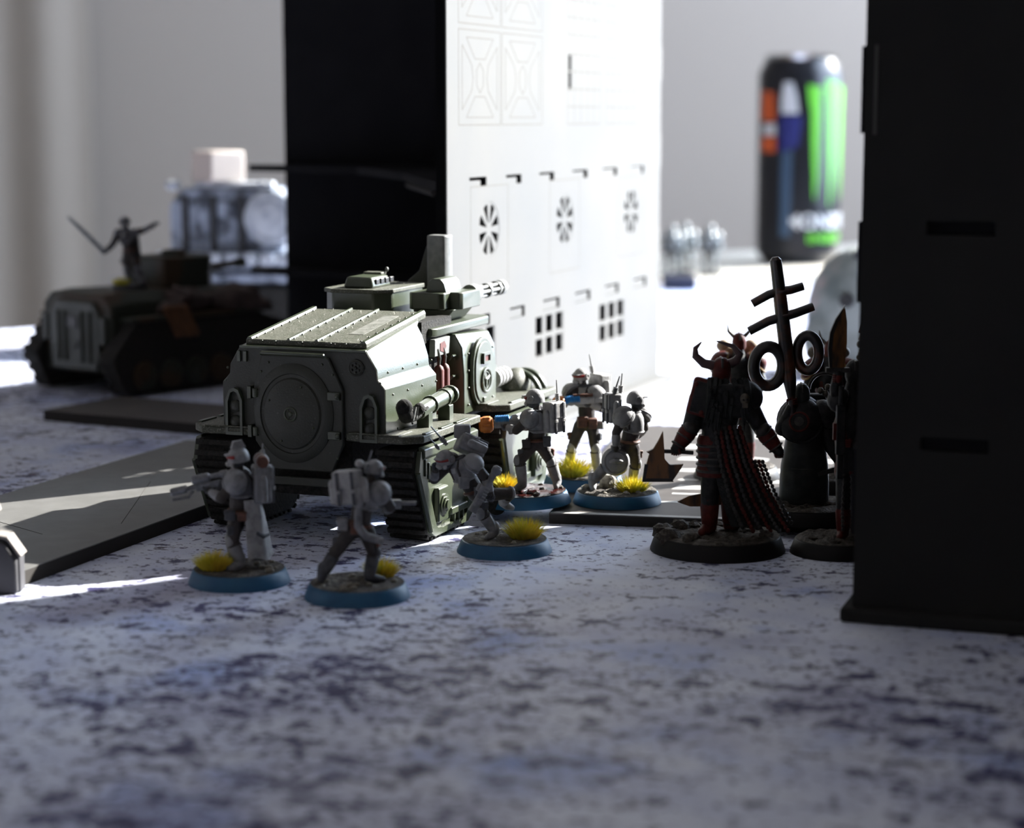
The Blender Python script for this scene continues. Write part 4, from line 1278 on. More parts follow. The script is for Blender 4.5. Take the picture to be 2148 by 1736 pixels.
# ---- soldier carrying a round charge
P = thing('soldier_miniature', 'grey soldier miniature carrying a big round charge on the road board, two aerials', 'miniature', (30.6, 587.8, 3.08), group=GS)
h = mini_base(P, 12.9, 11.9, 3.4, 'base_blue', 'soil', 6, rough=.9, pebbles=5)
g = soldier(P, dict(head=(5.2, .6, 30.4), neck=(5.0, .4, 27.0), chest=(4.6, .2, 23.0), pelvis=(3.4, 0, 17.4), shL=(1.6, -2.2, 25.4), shR=(6.8, 3.2, 25.4), elL=(-.6, -3.6, 21.0), elR=(8.2, 4.8, 21.2),
                    haL=(-.6, -4.2, 16.2), haR=(6.4, 5.6, 18.4), hipL=(1.6, -.6, 16.0), hipR=(4.6, .8, 16.2), knL=(-3.0, -1.4, 11.2), knR=(5.4, .8, 11.0), anL=(-7.2, -.6, 6.2), anR=(4.6, 2.6, 5.6), toeL=(-7.0, -3.0, 4.3), toeR=(6.6, 3.2, 4.2)),
            (.85, .5, 0), (.9, .4, -.05), hr=2.45, pr=3.2, visor=False)
ch = MB().lathe((-.6, -2.6, 12.4), (0.1, -1, .12), [(2.4, -2.6), (3.9, -1.6), (4.2, -.2), (4.0, .9), (3.5, 1.5), (3.3, 1.3), (2.9, 1.3), (2.7, 1.8), (0, 1.9)], 36).build('round_charge', 'armour', P, angle=30)
MB().tube([(-2.4, -4.7, 12.6), (-1.4, -5.1, 12.9), (.2, -5.1, 12.9), (1.2, -4.7, 12.6)], [.5, .7, .7, .5], 10).build('charge_handle', 'armour', ch)
MB().box((-.6, -3.0, 16.6), (3.0, 1.6, 1.2)).build('carry_bracket', 'armour', ch, bevel=.25)
hand(P, (-.5, -4.0, 17.0), (1, 0, 0), (0, 0, -1), 'armour')
bp = backpack(P, (-1.4, 1.2, 27.6), rot_to((-.9, -.35, 0)), (5.0, 4.0, 8.6), 'armour')
antenna(bp, (-1.2, -.4, 31.6), (.5, -.6, 37.0), 'gun', .45); antenna(bp, (.8, 1.2, 31.8), (1.3, 1.2, 37.6), 'armour_light', .45)
rock(P, (-2.6, 2.4, 5.4), 2.8, 'stone', 21, .95, 'boulder')
rock(P, (-9.0, -.6, 4.2), 1.7, 'stone', 22, .7, 'boulder')
tuft(P, (4.2, -3.2, h), 5.4, 4.4, 6.6, 460, 15, 'grass')

# ------------------------------------------------------------------ dark horned warriors
M['dred'] = material('dark_red_armour_paint', (0.055, 0.007, 0.006), 0.45, col2=(0.10, 0.018, 0.014), freq=0.6, bump=0.2, bfreq=1.2, spec=0.18)
M['dblack'] = material('black_armour_paint', (0.010, 0.010, 0.011), 0.45, col2=(0.024, 0.024, 0.024), freq=0.6, bump=0.3, bfreq=1.0, spec=0.18)
M['dedge'] = material('dark_steel_trim_paint', (0.030, 0.028, 0.027), 0.4, 0.3, col2=(0.06, 0.055, 0.052), freq=0.8, spec=0.3)
M['fur'] = material('black_fur_paint', (0.009, 0.010, 0.010), 0.6, col2=(0.022, 0.023, 0.022), freq=0.8, bump=0.5, bfreq=1.5, spec=0.18)
M['bone'] = material('dull_bone_paint', (0.11, 0.09, 0.065), 0.6, col2=(0.05, 0.04, 0.03), freq=0.8)
M['horn'] = material('horn_paint', (0.055, 0.030, 0.032), 0.5, col2=(0.09, 0.05, 0.05), freq=0.5)
M['blade'] = material('orange_brown_blade_paint', (0.16, 0.065, 0.016), 0.4, col2=(0.02, 0.012, 0.008), freq=0.35, lo=0.42, hi=0.6, stretch=(1, 1, .3))
M['bladeedge'] = material('black_blade_edge', (0.010, 0.009, 0.010), 0.4)
M['icon'] = material('black_bronze_paint', (0.014, 0.012, 0.011), 0.32, col2=(0.13, 0.042, 0.016), freq=0.22, lo=0.50, hi=0.70, spec=0.7)
M['rubble'] = material('dark_rubble', (0.040, 0.033, 0.027), 0.6, col2=(0.12, 0.105, 0.085), freq=0.7, lo=0.45, hi=0.7, bump=1.0, bfreq=1.4, spec=0.18)
M['dbase'] = material('black_base_rim', (0.010, 0.009, 0.009), 0.5, spec=0.18)
M['gold'] = material('antique_gold_paint', (0.22, 0.13, 0.03), 0.4, 0.4, col2=(0.10, 0.05, 0.012), freq=0.6)
M['robe'] = material('dark_slate_robe_paint', (0.016, 0.018, 0.018), 0.4, col2=(0.034, 0.037, 0.037), freq=0.3, spec=0.18)

def dark_base(P, r, h, seed, rocks=10):
    mini_base(P, r, r - 1.3, h, 'dbase', 'rubble', seed, rough=1.1, pebbles=0)
    rnd = random.Random(seed)
    for k in range(rocks):
        a = rnd.uniform(0, 6.28)
        q = (r - 3.5) * math.sqrt(rnd.uniform(.25, 1))
        s = rnd.uniform(1.0, 2.4)
        rock(P, (q * math.cos(a), q * math.sin(a), h + s * .2), s, 'rubble', seed * 31 + k, .6, 'rubble_stone')

def strand(P, pts, r, mat, n=18, name='chain_strand'):
    pts = [V(p) for p in pts]
    m = MB()
    for k in range(n):
        t = k / (n - 1) * (len(pts) - 1)
        i = min(int(t), len(pts) - 2)
        p = pts[i].lerp(pts[i + 1], t - i)
        m.ball(p, (r, r * .8, r * 1.15), 8, 5)
    m.tube(pts, r * .5, 6)
    return m.build(name, mat, P)

def plate_xz(poly, holes, t, y0):
    m = plate2d(poly, holes, t)
    m.v = [V((p.x, y0 + p.z, p.y)) for p in m.v]
    return m

def horned_helmet(P, c, r, mat='dred', horns=True, f=(0, 1, 0)):
    m = MB().lathe(V(c) + V((0, 0, -r)), (0, 0, 1), [(r * .82, 0), (r * .95, r * .4), (r * .95, r * 1.0), (r * .85, r * 1.5), (r * .5, r * 1.95), (0, r * 2.1)], 20, .92, 1.05)
    h = m.build('helmet', mat, P, angle=50)
    MB().box(V(c) + V((0, -r * .1, r * .6)), (r * .2, r * 1.9, r * .9)).build('helmet_ridge', 'dedge', h, bevel=.15)
    return h

# ---- horned axe warrior
P = thing('warrior_miniature', 'black and red warrior miniature with curved horns, broad axe and trailing chains', 'miniature', (54.8, 535.9, 0))
dark_base(P, 18, 4.2, 31, 16)
for k, (x, y, s) in enumerate(((-13.5, -6, 3.2), (-10, 5, 3.4), (-14.5, 2, 3.0), (-8, -10, 2.6), (10, 6, 2.6), (12, -6, 2.2))):
    rock(P, (x, y, 4.6), s, 'rubble', 77 + k, .8, 'rubble_stone')
m = MB()
limb(m, [(-1, 0, 22), (-.2, 0, 30), (.4, 0, 38)], [4.2, 4.4, 5.4])
limb(m, [(.4, 0, 38), (.4, 0, 45.5)], [4.6, 2.2])
limb(m, [(-5.2, 0, 40.5), (-7.6, -1.2, 33.0), (-11.6, -2.4, 27.4)], [3.0, 2.4, 1.5])
limb(m, [(6.6, 0, 40.5), (11.2, -1, 32.5), (15.6, -2, 26.8)], [3.0, 2.2, 1.5])
limb(m, [(-1.6, 0, 22), (-2.4, -1.4, 14.6), (-2.2, 0, 6.0)], [3.2, 2.5, 1.9])
limb(m, [(1.8, .6, 22), (3.4, 1.6, 14.2), (3.6, 2.6, 6.0)], [3.2, 2.4, 1.9])
m.build('body', 'dblack', P, remesh=.42)
for kn, an, toe in (((-2.4, -1.4, 14.6), (-2.2, 0, 6.2), (-4.4, -3.0, 5.3)), ((3.4, 1.6, 14.2), (3.6, 2.6, 6.2), (5.4, 5.6, 5.3))):
    greave(P, kn, an, 'dred', 2.35)
    boot(P, an, toe, 'dred', 2.0)
    kneepad(P, kn, (-.6, -1, 0), 'dred', 2.2)
hh = horned_helmet(P, (.3, -.4, 48.6), 2.9)
for pts in ([(-1.8, -.4, 49.4), (-4.4, -.6, 50.0), (-6.6, -.6, 52.0), (-6.6, -.4, 54.0), (-5.0, 0, 55.6)], [(2.4, -.4, 49.8), (4.2, -.2, 50.6), (5.0, 0, 52.4), (3.4, .2, 54.4), (-1.0, .4, 55.8)]):
    MB().tube(pts, [1.35, 1.25, 1.05, .7, .15], 10).build('horn', 'horn', hh)
for el, ha in (((-7.6, -1.2, 33.0), (-11.6, -2.4, 27.4)), ((11.2, -1, 32.5), (15.6, -2, 26.8))):
    el, ha = V(el), V(ha)
    MB().tube([el.lerp(ha, t) for t in (.05, .3, .6, .88)], [2.3, 2.45, 2.1, 1.7], 12).build('vambrace', 'dred', P, angle=50)
    for t in (.1, .45, .82):
        MB().torus(el.lerp(ha, t), ha - el, 2.35 - .5 * t, .3, 18, 6).build('vambrace_band', 'dedge', P)
    dome(P, el + V((0, -1.2, .3)), (el - ha).normalized() + V((0, -.8, .2)), 2.1, 1.5, 'dedge', 'elbow_guard')
# slab pauldron at the left, rounded one at the right
R = Matrix.Rotation(math.radians(14), 3, 'Y') @ Matrix.Rotation(math.radians(-18), 3, 'Z')
pd = MB().box((-4.8, -2.6, 41.2), (6.6, 2.6, 10.0), R).build('pauldron', 'dred', P, bevel=.9, seg=3)
MB().box((-4.9, -3.9, 41.2), (5.2, .5, 8.4), R).build('pauldron_panel', 'dblack', pd, bevel=.3)
for x, z in ((-6.6, 45.0), (-5.2, 37.4)):
    MB().ball((x, -4.3, z), (.7, .5, .7), 10, 6).build('stud', 'dred', pd)
dome(P, (7.6, -.6, 41.4), (.8, -.2, .55), 4.2, 3.6, 'dblack')
# power pack and fur mane
MB().box((2.6, -4.2, 40.6), (8.0, 3.6, 9.0)).build('power_pack', 'dblack', P, bevel=1.0, seg=3)
m = MB()
rnd = random.Random(4)
for k in range(70):
    a = rnd.uniform(-1.5, 1.5)
    x0 = 1.8 + 4.6 * math.sin(a) + rnd.uniform(-.5, .5)
    z0 = rnd.uniform(40, 46.4)
    y0 = -4.6 + rnd.uniform(-1.0, .6)
    L = rnd.uniform(4, 9)
    m.tube([(x0, y0 + 1.2, z0), (x0 + .5 * math.sin(a * 2), y0 - 1.0, z0 - L * .35), (x0 + 1.2 * math.sin(a), y0 - .9, z0 - L)], [.75, .85, .12], 6)
m.build('fur_mane', 'fur', P)
sk = MB().ball((5.9, -6.8, 41.4), (1.3, 1.4, 1.5), 12, 8).box((5.9, -7.4, 39.8), (1.3, 1.2, 1.2)).build('skull', 'bone', P)
for dx in (-.5, .5):
    MB().ball((5.9 + dx, -8.0, 41.3), (.35, .3, .38), 8, 5).build('eye_socket', 'dblack', sk)
# waist armour and loincloth
MB().lathe((-1.0, 0, 20.0), (0, 0, 1), [(4.9, 0), (5.0, 1.2), (4.5, 3.4), (4.7, 7), (4.9, 9.5), (4.4, 11)], 24, 1.0, .82).build('waist_armour', 'dred', P)
for k in range(5):
    MB().torus((-1.0, 0, 21.5 + k * 1.7), (0, 0, 1), 4.75, .4, 24, 6, 1.0, .84).build('waist_band', 'dedge', P)
# chains and straps over a dark tabard
tb_ = MB()
rows = []
for i in range(9):
    t = i / 8
    row = [V((-2.4 + 8.2 * k / 6 + t * t * 5.5 + t * (k / 6) * 7.5, -3.4 - 1.2 * t + .5 * math.sin(k * 1.7 + t * 3), 33.0 - 26.0 * t)) for k in range(7)]
    rows.append(row + [p + V((0, .7, 0)) for p in reversed(row)])
tb_.loft(rows).build('tabard', 'fur', P, angle=60)
for k in range(6):
    x0 = -1.6 + k * 1.3
    strand(P, [(x0, -4.4, 33.5), (x0 + 1.6 + .3 * k, -5.4, 24), (x0 + 4.4 + .7 * k, -5.8, 14), (x0 + 8.0 + 1.0 * k, -5.6, 6.2)], .62, 'dred' if k % 2 else 'dedge', 24)
for k in range(3):
    strand(P, [(9.4 + k, -2.0, 24), (12.0 + k * 1.3, -3.0, 16), (16.2 + k * 1.4, -3.4, 8.0)], .55, 'dred' if k % 2 else 'dedge', 16)
# axe
ax = plate_xz([(-15.1, 32.4), (-14.7, 27.4), (-14.6, 25.0), (-13.2, 23.4), (-9.6, 23.6), (-10.4, 22.2), (-12.4, 19.2), (-20.0, 19.2), (-19.4, 23.4), (-18.6, 26.4), (-19.4, 26.8), (-17.6, 27.6), (-16.2, 30)], [], 1.2, -3.4).build('axe', 'blade', P, bevel=.3)
plate_xz([(-20.4, 18.9), (-12.2, 18.9), (-12.6, 19.8), (-19.6, 19.8), (-18.9, 23.6), (-19.8, 23.6)], [], 1.5, -3.55).build('cutting_edge', 'bladeedge', ax)
MB().tube([(-15.4, -2.8, 27.0), (-11.0, -2.4, 26.8), (-7.0, -1.8, 26.4)], .55, 8).build('axe_haft', 'dedge', ax)
hand(P, (-11.8, -2.6, 26.9), (1, 0, 0), (0, -.3, -1), 'dred', 1.25)
hand(P, (15.8, -2.1, 26.2), (0, .3, 1), (.6, -.4, -.5), 'dred', 1.25)
sw = plate_xz([(-10.4, 11.8), (-7.4, 13.4), (-3.2, 14.2), (3, 14.4), (3, 11.2), (-3.2, 10.6), (-7, 10.6)], [], .9, 5.5).build('short_sword', 'blade', P, bevel=.25)
MB().tube([(3, 6, 12.8), (7, 6, 13.2)], .7, 8).build('sword_grip', 'dedge', sw)

# ---- standard bearer
P = thing('warrior_miniature', 'dark robed warrior miniature carrying a tall black standard with two rings and crossbars', 'miniature', (82.3, 564.7, 3.08))
dark_base(P, 15.5, 3.8, 33, 9)
m = MB()
limb(m, [(0, 0, 14), (-.4, 0, 24), (-.8, 0, 30)], [4.6, 4.8, 4.4])
limb(m, [(-5.2, -.6, 29), (-7.4, -2.6, 25.5), (-4.8, -4.4, 32.5)], [2.6, 2.1, 1.4])
limb(m, [(4.2, -.6, 28), (6.4, -3.2, 20.4), (9.2, -5.0, 15.4)], [2.6, 2.1, 1.4])
limb(m, [(-.8, 0, 30), (-1.6, -.4, 34)], [3.0, 1.6])
m.build('body', 'dblack', P, remesh=.42)
MB().lathe((-.6, 0, 3.9), (0, 0, 1), [(6.6, 0), (6.9, 1.0), (6.9, 6), (6.6, 11), (5.9, 15.5), (5.4, 18.5), (5.8, 20), (5.6, 22), (4.2, 24)], 30, 1.0, .92).build('robe', 'robe', P)
MB().torus((-.6, 0, 14.6), (0, 0, 1), 6.2, .35, 30, 6, 1.0, .94).build('robe_band', 'dedge', P)
pd = dome(P, (-2.6, -3.4, 28.2), (-.25, -.9, .45), 6.2, 3.2, 'dblack', 'pauldron', 1.0, 1.05)
MB().torus((-3.2, -6.4, 28.0), (-.25, -.9, .3), 2.6, .36, 20, 6).build('pauldron_ring', 'dred', pd)
MB().lathe((-3.2, -6.3, 28.0), (-.25, -.9, .3), [(1.5, 0), (1.3, .5), (0, .7)], 14).build('pauldron_boss', 'dedge', pd)
dome(P, (4.8, -1.6, 29.4), (.7, -.5, .5), 4.4, 2.8, 'dblack')
horned_helmet(P, (-2.0, -1.6, 35.4), 2.6, 'robe')
m = MB()
for k, (x, z) in enumerate(((3.2, 36.0), (4.6, 35.2), (5.2, 37))):
    m.ball((x, -1.5, z), (.9, .9, 1.0), 8, 6)
m.build('trophy_skull', 'bone', P)
MB().torus((5.0, 1.0, 36.0), (.2, 1, 0), 4.6, .5, 18, 6, 1.0, 1.0, 0, math.pi).build('pack_halo', 'dedge', P)
MB().box((1.0, 3.8, 30), (9, 4.4, 9)).build('power_pack', 'dblack', P, bevel=1.0)
sd_ = MB().tube([(-4.0, -4.6, 22), (-5.2, -4.6, 34), (-5.9, -4.6, 40), (-8.6, -4.6, 60), (-9.4, -4.6, 66), (-10.3, -4.6, 72.4), (-10.4, -4.6, 73.2)], [1.0, 1.1, 2.0, 1.9, 1.75, 1.6, .9], 14).build('standard', 'icon', P)
MB().tube([(-16.4, -4.2, 60.4), (-12.0, -4.4, 62.9), (-9.0, -4.6, 63.8), (-6.0, -4.6, 64.2), (-2.6, -4.4, 65.2)], [1.15, 1.2, 1.3, 1.2, 1.15], 12).build('crossbar', 'icon', sd_)
MB().tube([(-17.2, -4.2, 52.8), (-12.0, -4.4, 55.6), (-8.2, -4.6, 56.8), (-4.6, -4.6, 57.8), (.3, -4.4, 59.6)], [1.2, 1.25, 1.35, 1.25, 1.2], 12).build('crossbar', 'icon', sd_)
MB().torus((-11.8, -4.6, 43.2), (0, 1, .05), 4.0, 1.65, 30, 12, 1.0, 1.36).build('ring', 'icon', sd_)
MB().torus((-.9, -4.2, 46.8), (.25, 1, .05), 3.0, 1.5, 30, 12, 1.0, 1.62).build('ring', 'icon', sd_)
m = MB()
for x, z in ((-8.4, 63.9), (-7.2, 57.4)):
    m.torus((x, -4.6, z), (-.14, 0, 1), 1.9, .4, 16, 6)
m.build('binding', 'horn', sd_)
hand(P, (-5.0, -4.7, 33.0), (-.13, 0, 1), (.3, -.6, 0), 'dred', 1.35)
bl = plate_xz([(8.6, 15.6), (2.2, 13.6), (2.6, 12.6), (8.8, 14.2)], [], .8, -5.6).build('short_blade', 'dedge', P)
hand(P, (9.2, -5.2, 15.0), (1, 0, .25), (-.3, -.5, -.6), 'dred', 1.25)

# ---- dagger warrior half behind the black building
P = thing('warrior_miniature', 'dark warrior miniature raising a curved orange-black dagger at the edge of the black building', 'miniature', (86, 532.3, 0))
dark_base(P, 12.4, 3.8, 35, 8)
m = MB()
limb(m, [(3, 1, 22), (3.2, 1, 30), (3.4, 1, 37)], [3.6, 3.8, 4.4])
limb(m, [(3.4, 1, 38), (3.4, 1, 45)], [3.6, 1.8])
limb(m, [(-.4, 0, 40), (-1.4, -2, 44), (-1.2, -3, 48)], [2.2, 1.8, 1.3])
limb(m, [(6.6, .6, 39), (7.6, -1.6, 33), (4.4, -3.2, 29)], [2.2, 1.8, 1.3])
limb(m, [(1.8, 0, 22), (1.2, -1.4, 13.6), (1.4, -1.0, 5.4)], [2.6, 2.0, 1.5])
limb(m, [(4.8, 1.6, 22), (6.0, 2.4, 13.6), (5.6, 3.0, 5.4)], [2.6, 2.0, 1.5])
m.build('body', 'dblack', P, remesh=.42)
for kn, an, toe in (((1.2, -1.4, 13.6), (1.4, -1, 5.4), (.2, -3.6, 4.8)), ((6, 2.4, 13.6), (5.6, 3, 5.4), (6.4, .8, 4.8))):
    greave(P, kn, an, 'dred', 1.9)
    boot(P, an, toe, 'dred', 1.6)
    kneepad(P, kn, (-.3, -1, 0), 'dblack', 1.8)
horned_helmet(P, (3.6, .6, 48.4), 2.7, 'dblack')
dome(P, (-.6, -.6, 41), (-.7, -.4, .5), 3.2, 2.6, 'dblack')
dome(P, (7.2, 0, 40.6), (.7, -.4, .5), 3.2, 2.6, 'dblack')
MB().lathe((3.2, 1, 20.4), (0, 0, 1), [(4.0, 0), (4.2, 1.5), (3.7, 4), (4.2, 9), (4.6, 14), (4.0, 16)], 22, 1.0, .86).build('waist_armour', 'dred', P)
dg = plate_xz([(-3.3, 49.6), (-3.7, 54.5), (-3.3, 58.6), (-2.0, 62.0), (.2, 65.4), (.8, 61.6), (.9, 56.0), (.4, 49.6)], [], .9, -3.4).build('dagger', 'blade', P, bevel=.25)
plate_xz([(-3.5, 49.6), (-3.95, 54.5), (-3.55, 58.7), (-2.2, 62.2), (.25, 66.0), (-1.3, 62.2), (-2.6, 58.4), (-2.9, 54.5), (-2.7, 49.6)], [], 1.15, -3.52).build('cutting_edge', 'bladeedge', dg)
MB().box((-1.3, -3.0, 49.0), (6.2, 1.6, 1.3)).tube([(-1.3, -3, 49), (-1.3, -3, 43.5)], .65, 8).build('dagger_hilt', 'dedge', dg, bevel=.2)
hand(P, (-1.3, -3.0, 46.8), (0, 0, 1), (-.2, .7, 0), 'dred', 1.2)
gn = MB().box((-.4, -4.4, 33.5), (2.4, 2.0, 13)).box((-.4, -4.4, 24.5), (1.5, 1.4, 8)).tube([(-.4, -4.4, 40), (-.4, -4.4, 45)], .8, 10).build('long_gun', 'dblack', P, bevel=.35)
MB().box((-1.9, -4.4, 33), (1.0, 1.4, 4.5)).build('magazine', 'dred', gn, bevel=.2)
hand(P, (1.4, -4.4, 30), (0, 0, 1), (-.8, -.3, 0), 'dred', 1.2)
for k in range(3):
    strand(P, [(1.0 + 2 * k, -3.2, 21), (.6 + 2.4 * k, -4.0, 13), (.8 + 2.6 * k, -4.2, 7)], .5, 'dedge', 12)

# ---- two more warriors behind
def rear_warrior(label, loc, pack, crest, seed, face=-1, r=13.5):
    P = thing('warrior_miniature', label, 'miniature', loc)
    dark_base(P, r, 3.6, seed, 6)
    m = MB()
    limb(m, [(0, 0, 20), (0, 0, 28), (0, 0, 34)], [3.6, 3.9, 4.4])
    limb(m, [(0, 0, 34), (0, 0, 40)], [3.4, 1.6])
    limb(m, [(-5, 0, 35.5), (-7, -2.6, 29.5), (-3.6, -5, 26.5)], [2.3, 1.9, 1.3])
    limb(m, [(5, 0, 35.5), (7, -2.4, 29.5), (4.0, -5, 25.5)], [2.3, 1.9, 1.3])
    limb(m, [(-1.8, 0, 20), (-3.4, -1, 12.4), (-3.6, 0, 5.2)], [2.6, 2.0, 1.5])
    limb(m, [(1.8, 0, 20), (3.4, -1, 12.4), (3.8, .6, 5.2)], [2.6, 2.0, 1.5])
    m.build('body', 'dblack', P, remesh=.45)
    for sx in (-1, 1):
        greave(P, (3.4 * sx, -1, 12.4), (3.7 * sx, .2, 5.2), 'dred', 1.9)
        boot(P, (3.7 * sx, .2, 5.2), (4.2 * sx, -2.8, 4.6), 'dred', 1.6)
        pd = dome(P, (5.6 * sx, -.2, 36.2), (.7 * sx, -.2, .6), 3.6, 3.0, 'dred')
        MB().torus((5.9 * sx, -.3, 36.0), (.7 * sx, -.2, .6), 3.7, .36, 24, 6).build('pauldron_trim', 'gold', pd)
    MB().lathe((0, 0, 18.6), (0, 0, 1), [(3.9, 0), (4.1, 1.5), (3.7, 4), (4.3, 9), (4.6, 14), (3.6, 17)], 22, 1.0, .86).build('torso_armour', 'dred', P)
    b = MB().box((0, 4.4, 36), (9.0, 4.6, 8.6)).build('power_pack', pack, P, bevel=1.0, seg=3)
    for sx in (-1, 1):
        MB().ball((4.2 * sx, 4.4, 40.6), (2.3, 2.3, 2.0), 12, 8).build('pack_vent', pack, b)
    hh = horned_helmet(P, (0, -.8, 42.6), 2.5, 'dred')
    for sx in (-1, 1):
        MB().tube([(1.6 * sx, -.6, 44), (3.2 * sx, -.2, 45.6), (3.6 * sx, .2, 47.8)], [.7, .55, .1], 8).build('horn', 'bone', hh)
    if crest:
        m = MB()
        for k in range(5):
            m.tube([(9.4, 3, 38 + 2.2 * k), (10.0 + .4 * (k % 2), 2.6, 41 + 2.4 * k)], [.8, .3], 6)
        m.build('trophy_rack', 'dred', P)
        m = MB()
        for k in range(4):
            m.ball((9.0 + .8 * (k % 2), 2, 39.4 + 2.0 * k), (1.0, 1.0, 1.1), 8, 6)
        m.build('trophy_skull', 'bone', P)
    gn = MB().box((0, -5.6, 26.6), (11, 1.8, 2.4)).tube([(-5, -5.6, 26.8), (-9.4, -5.6, 26.8)], .8, 8).build('gun', 'dedge', P, bevel=.3)
    hand(P, (-3.4, -5.4, 26.2), (1, 0, 0), (0, -.4, 1), 'dred', 1.2)
    hand(P, (3.6, -5.4, 25.4), (1, 0, 0), (0, -.4, 1), 'dred', 1.2)
rear_warrior('red warrior miniature with tan power pack standing behind the horned axe warrior', (70.1, 630.2, 3.08), 'tan', False, 41)
rear_warrior('red warrior miniature with trophy rack standing behind the black standard', (95.6, 611, 3.08), 'bone', True, 43, r=12.0)

# ------------------------------------------------------------------ dark camouflaged tank at the left
M['camo'] = material('dark_green_brown_camouflage', (0.030, 0.034, 0.026), 0.6, col2=(0.050, 0.032, 0.018), freq=0.06, lo=0.45, hi=0.55, spec=0.3)
M['camo_pale'] = material('grey_green_door_paint', (0.085, 0.092, 0.082), 0.6, col2=(0.06, 0.066, 0.058), freq=0.1)
M['planks'] = material('orange_wood_paint', (0.15, 0.065, 0.025), 0.7, col2=(0.09, 0.04, 0.018), freq=0.3)
M['net'] = material('brown_tarpaulin_paint', (0.045, 0.032, 0.028), 0.8, col2=(0.075, 0.05, 0.045), freq=0.2, bump=0.5, bfreq=0.5)
T2 = thing('battle_tank', 'dark camouflaged tank with pale rear door and stowage, standing in the tower shadow', 'tank', (-181, 850, 0), -math.radians(39.7))
hp = mirror([(17, 41.5), (22, 37), (22.5, 24), (22, 9)])
MB().loft([ring(0, hp), ring(10, [(v * 1.02, z + 1 if z > 30 else z) for v, z in hp]), ring(70, hp), ring(90, [(v * .9, z if z < 30 else z - 12) for v, z in hp])]).build('hull', 'camo', T2, bevel=.8)
dr = MB().prism([(-14, 10), (14, 10), (16, 16), (16, 33), (12, 38.5), (-12, 38.5), (-16, 33), (-16, 16)], 'y', -2, .4).build('rear_door', 'camo_pale', T2, bevel=.7)
for x in (-9.5, -5.5, 5.5, 10.5):
    MB().box((x, -2.6, 24), (1.3, 1.4, 21)).build('door_bar', 'camo_pale', dr, bevel=.3)
MB().box((0, -2.4, 30), (6.5, 1.2, 4.6)).build('vision_block', 'black', dr, bevel=.3)
MB().tube([(1.6, -3.2, 19), (4.4, -3.2, 22)], .6, 8).build('door_handle', 'camo_pale', dr)
for x in (-18.6, 18.6):
    MB().box((x, -1.2, 27), (3.2, 2.6, 11)).build('rear_locker', 'camo_pale', T2, bevel=.6)
tp = [(1, 1.2), (78, 1.2), (95, 13), (92, 25), (72, 30.5), (6, 30.5), (-6, 16)]
for sgn in (1, -1):
    t = MB().prism(tp, 'x', 20.5 * sgn, 30 * sgn).build('track', 'track', T2, bevel=1.2)
    first = None
    for i in range(len(tp)):
        a, b = V((0, *tp[i])), V((0, *tp[(i + 1) % len(tp)]))
        d = b - a
        n = max(1, int(d.length / 4.2))
        for j in range(n):
            p = a + d * ((j + .5) / n)
            if first is None:
                first = MB().box((0, 0, 0), (10.5, 3.0, .8)).build('track_link', 'track', t, bevel=.2)
                o = first
            else:
                o = first.copy(); COL.objects.link(o); o.parent = t
            o.location = V((25.2 * sgn, p.y, p.z)) * S
            o.rotation_euler = (math.atan2(d.z, d.y), 0, 0)
    for u in (10, 24, 38, 52, 66, 80):
        MB().lathe((30 * sgn, u, 8.5), (sgn, 0, 0), [(6, 0), (6, 1.4), (4.6, 1.8), (1.8, 1.4), (1.6, 2.4), (0, 2.5)], 18).build('road_wheel', 'camo', t)
    MB().box((25 * sgn, 44, 31.6), (10, 80, 1.8)).build('mudguard', 'camo', T2, bevel=.5)
for k in range(4):
    R = Matrix.Rotation(math.radians(28), 3, 'X')
    MB().box((31.8, 24 + k * 3.4, 30), (1.2, 2.6, 15), R).build('plank', 'planks', T2, bevel=.2)
m = MB()
rnd = random.Random(3)
for k in range(16):
    u = rnd.uniform(30, 86); v = rnd.uniform(16, 27)
    m.ball((v, u, rnd.uniform(33, 38)), (rnd.uniform(3, 6), rnd.uniform(5, 10), rnd.uniform(3, 6)), 10, 6)
m.build('tarpaulin', 'net', T2, remesh=1.2)
for k, (u, z) in enumerate(((16, 42), (20, 44), (25, 43))):
    MB().tube([(19, u + 16, z - 2), (27, u + 19, z - 5)], 2.2, 10).build('rolled_net', 'net', T2)
tu = MB().prism([(-11, 38), (11, 38), (13, 44), (13, 62), (8, 68), (-8, 68), (-13, 62), (-13, 44)], 'z', 41, 55).build('turret', 'camo', T2, bevel=1.0)
MB().lathe((4, 50, 55), (0, 0, 1), [(5.4, 0), (5.4, 1.6), (4.4, 2.6), (0, 3)], 20).build('turret_hatch', 'camo', tu)
MB().tube([(0, 66, 48), (0, 92, 49.5)], [1.9, 1.5], 12).lathe((0, 90, 49.4), (0, 1, .04), [(2.3, 0), (2.3, 4), (1.2, 4.1)], 12).build('gun_barrel', 'camo', tu)
MB().box((-14.4, 53, 48), (3.6, 14, 8)).build('side_locker', 'camo', tu, bevel=.5)

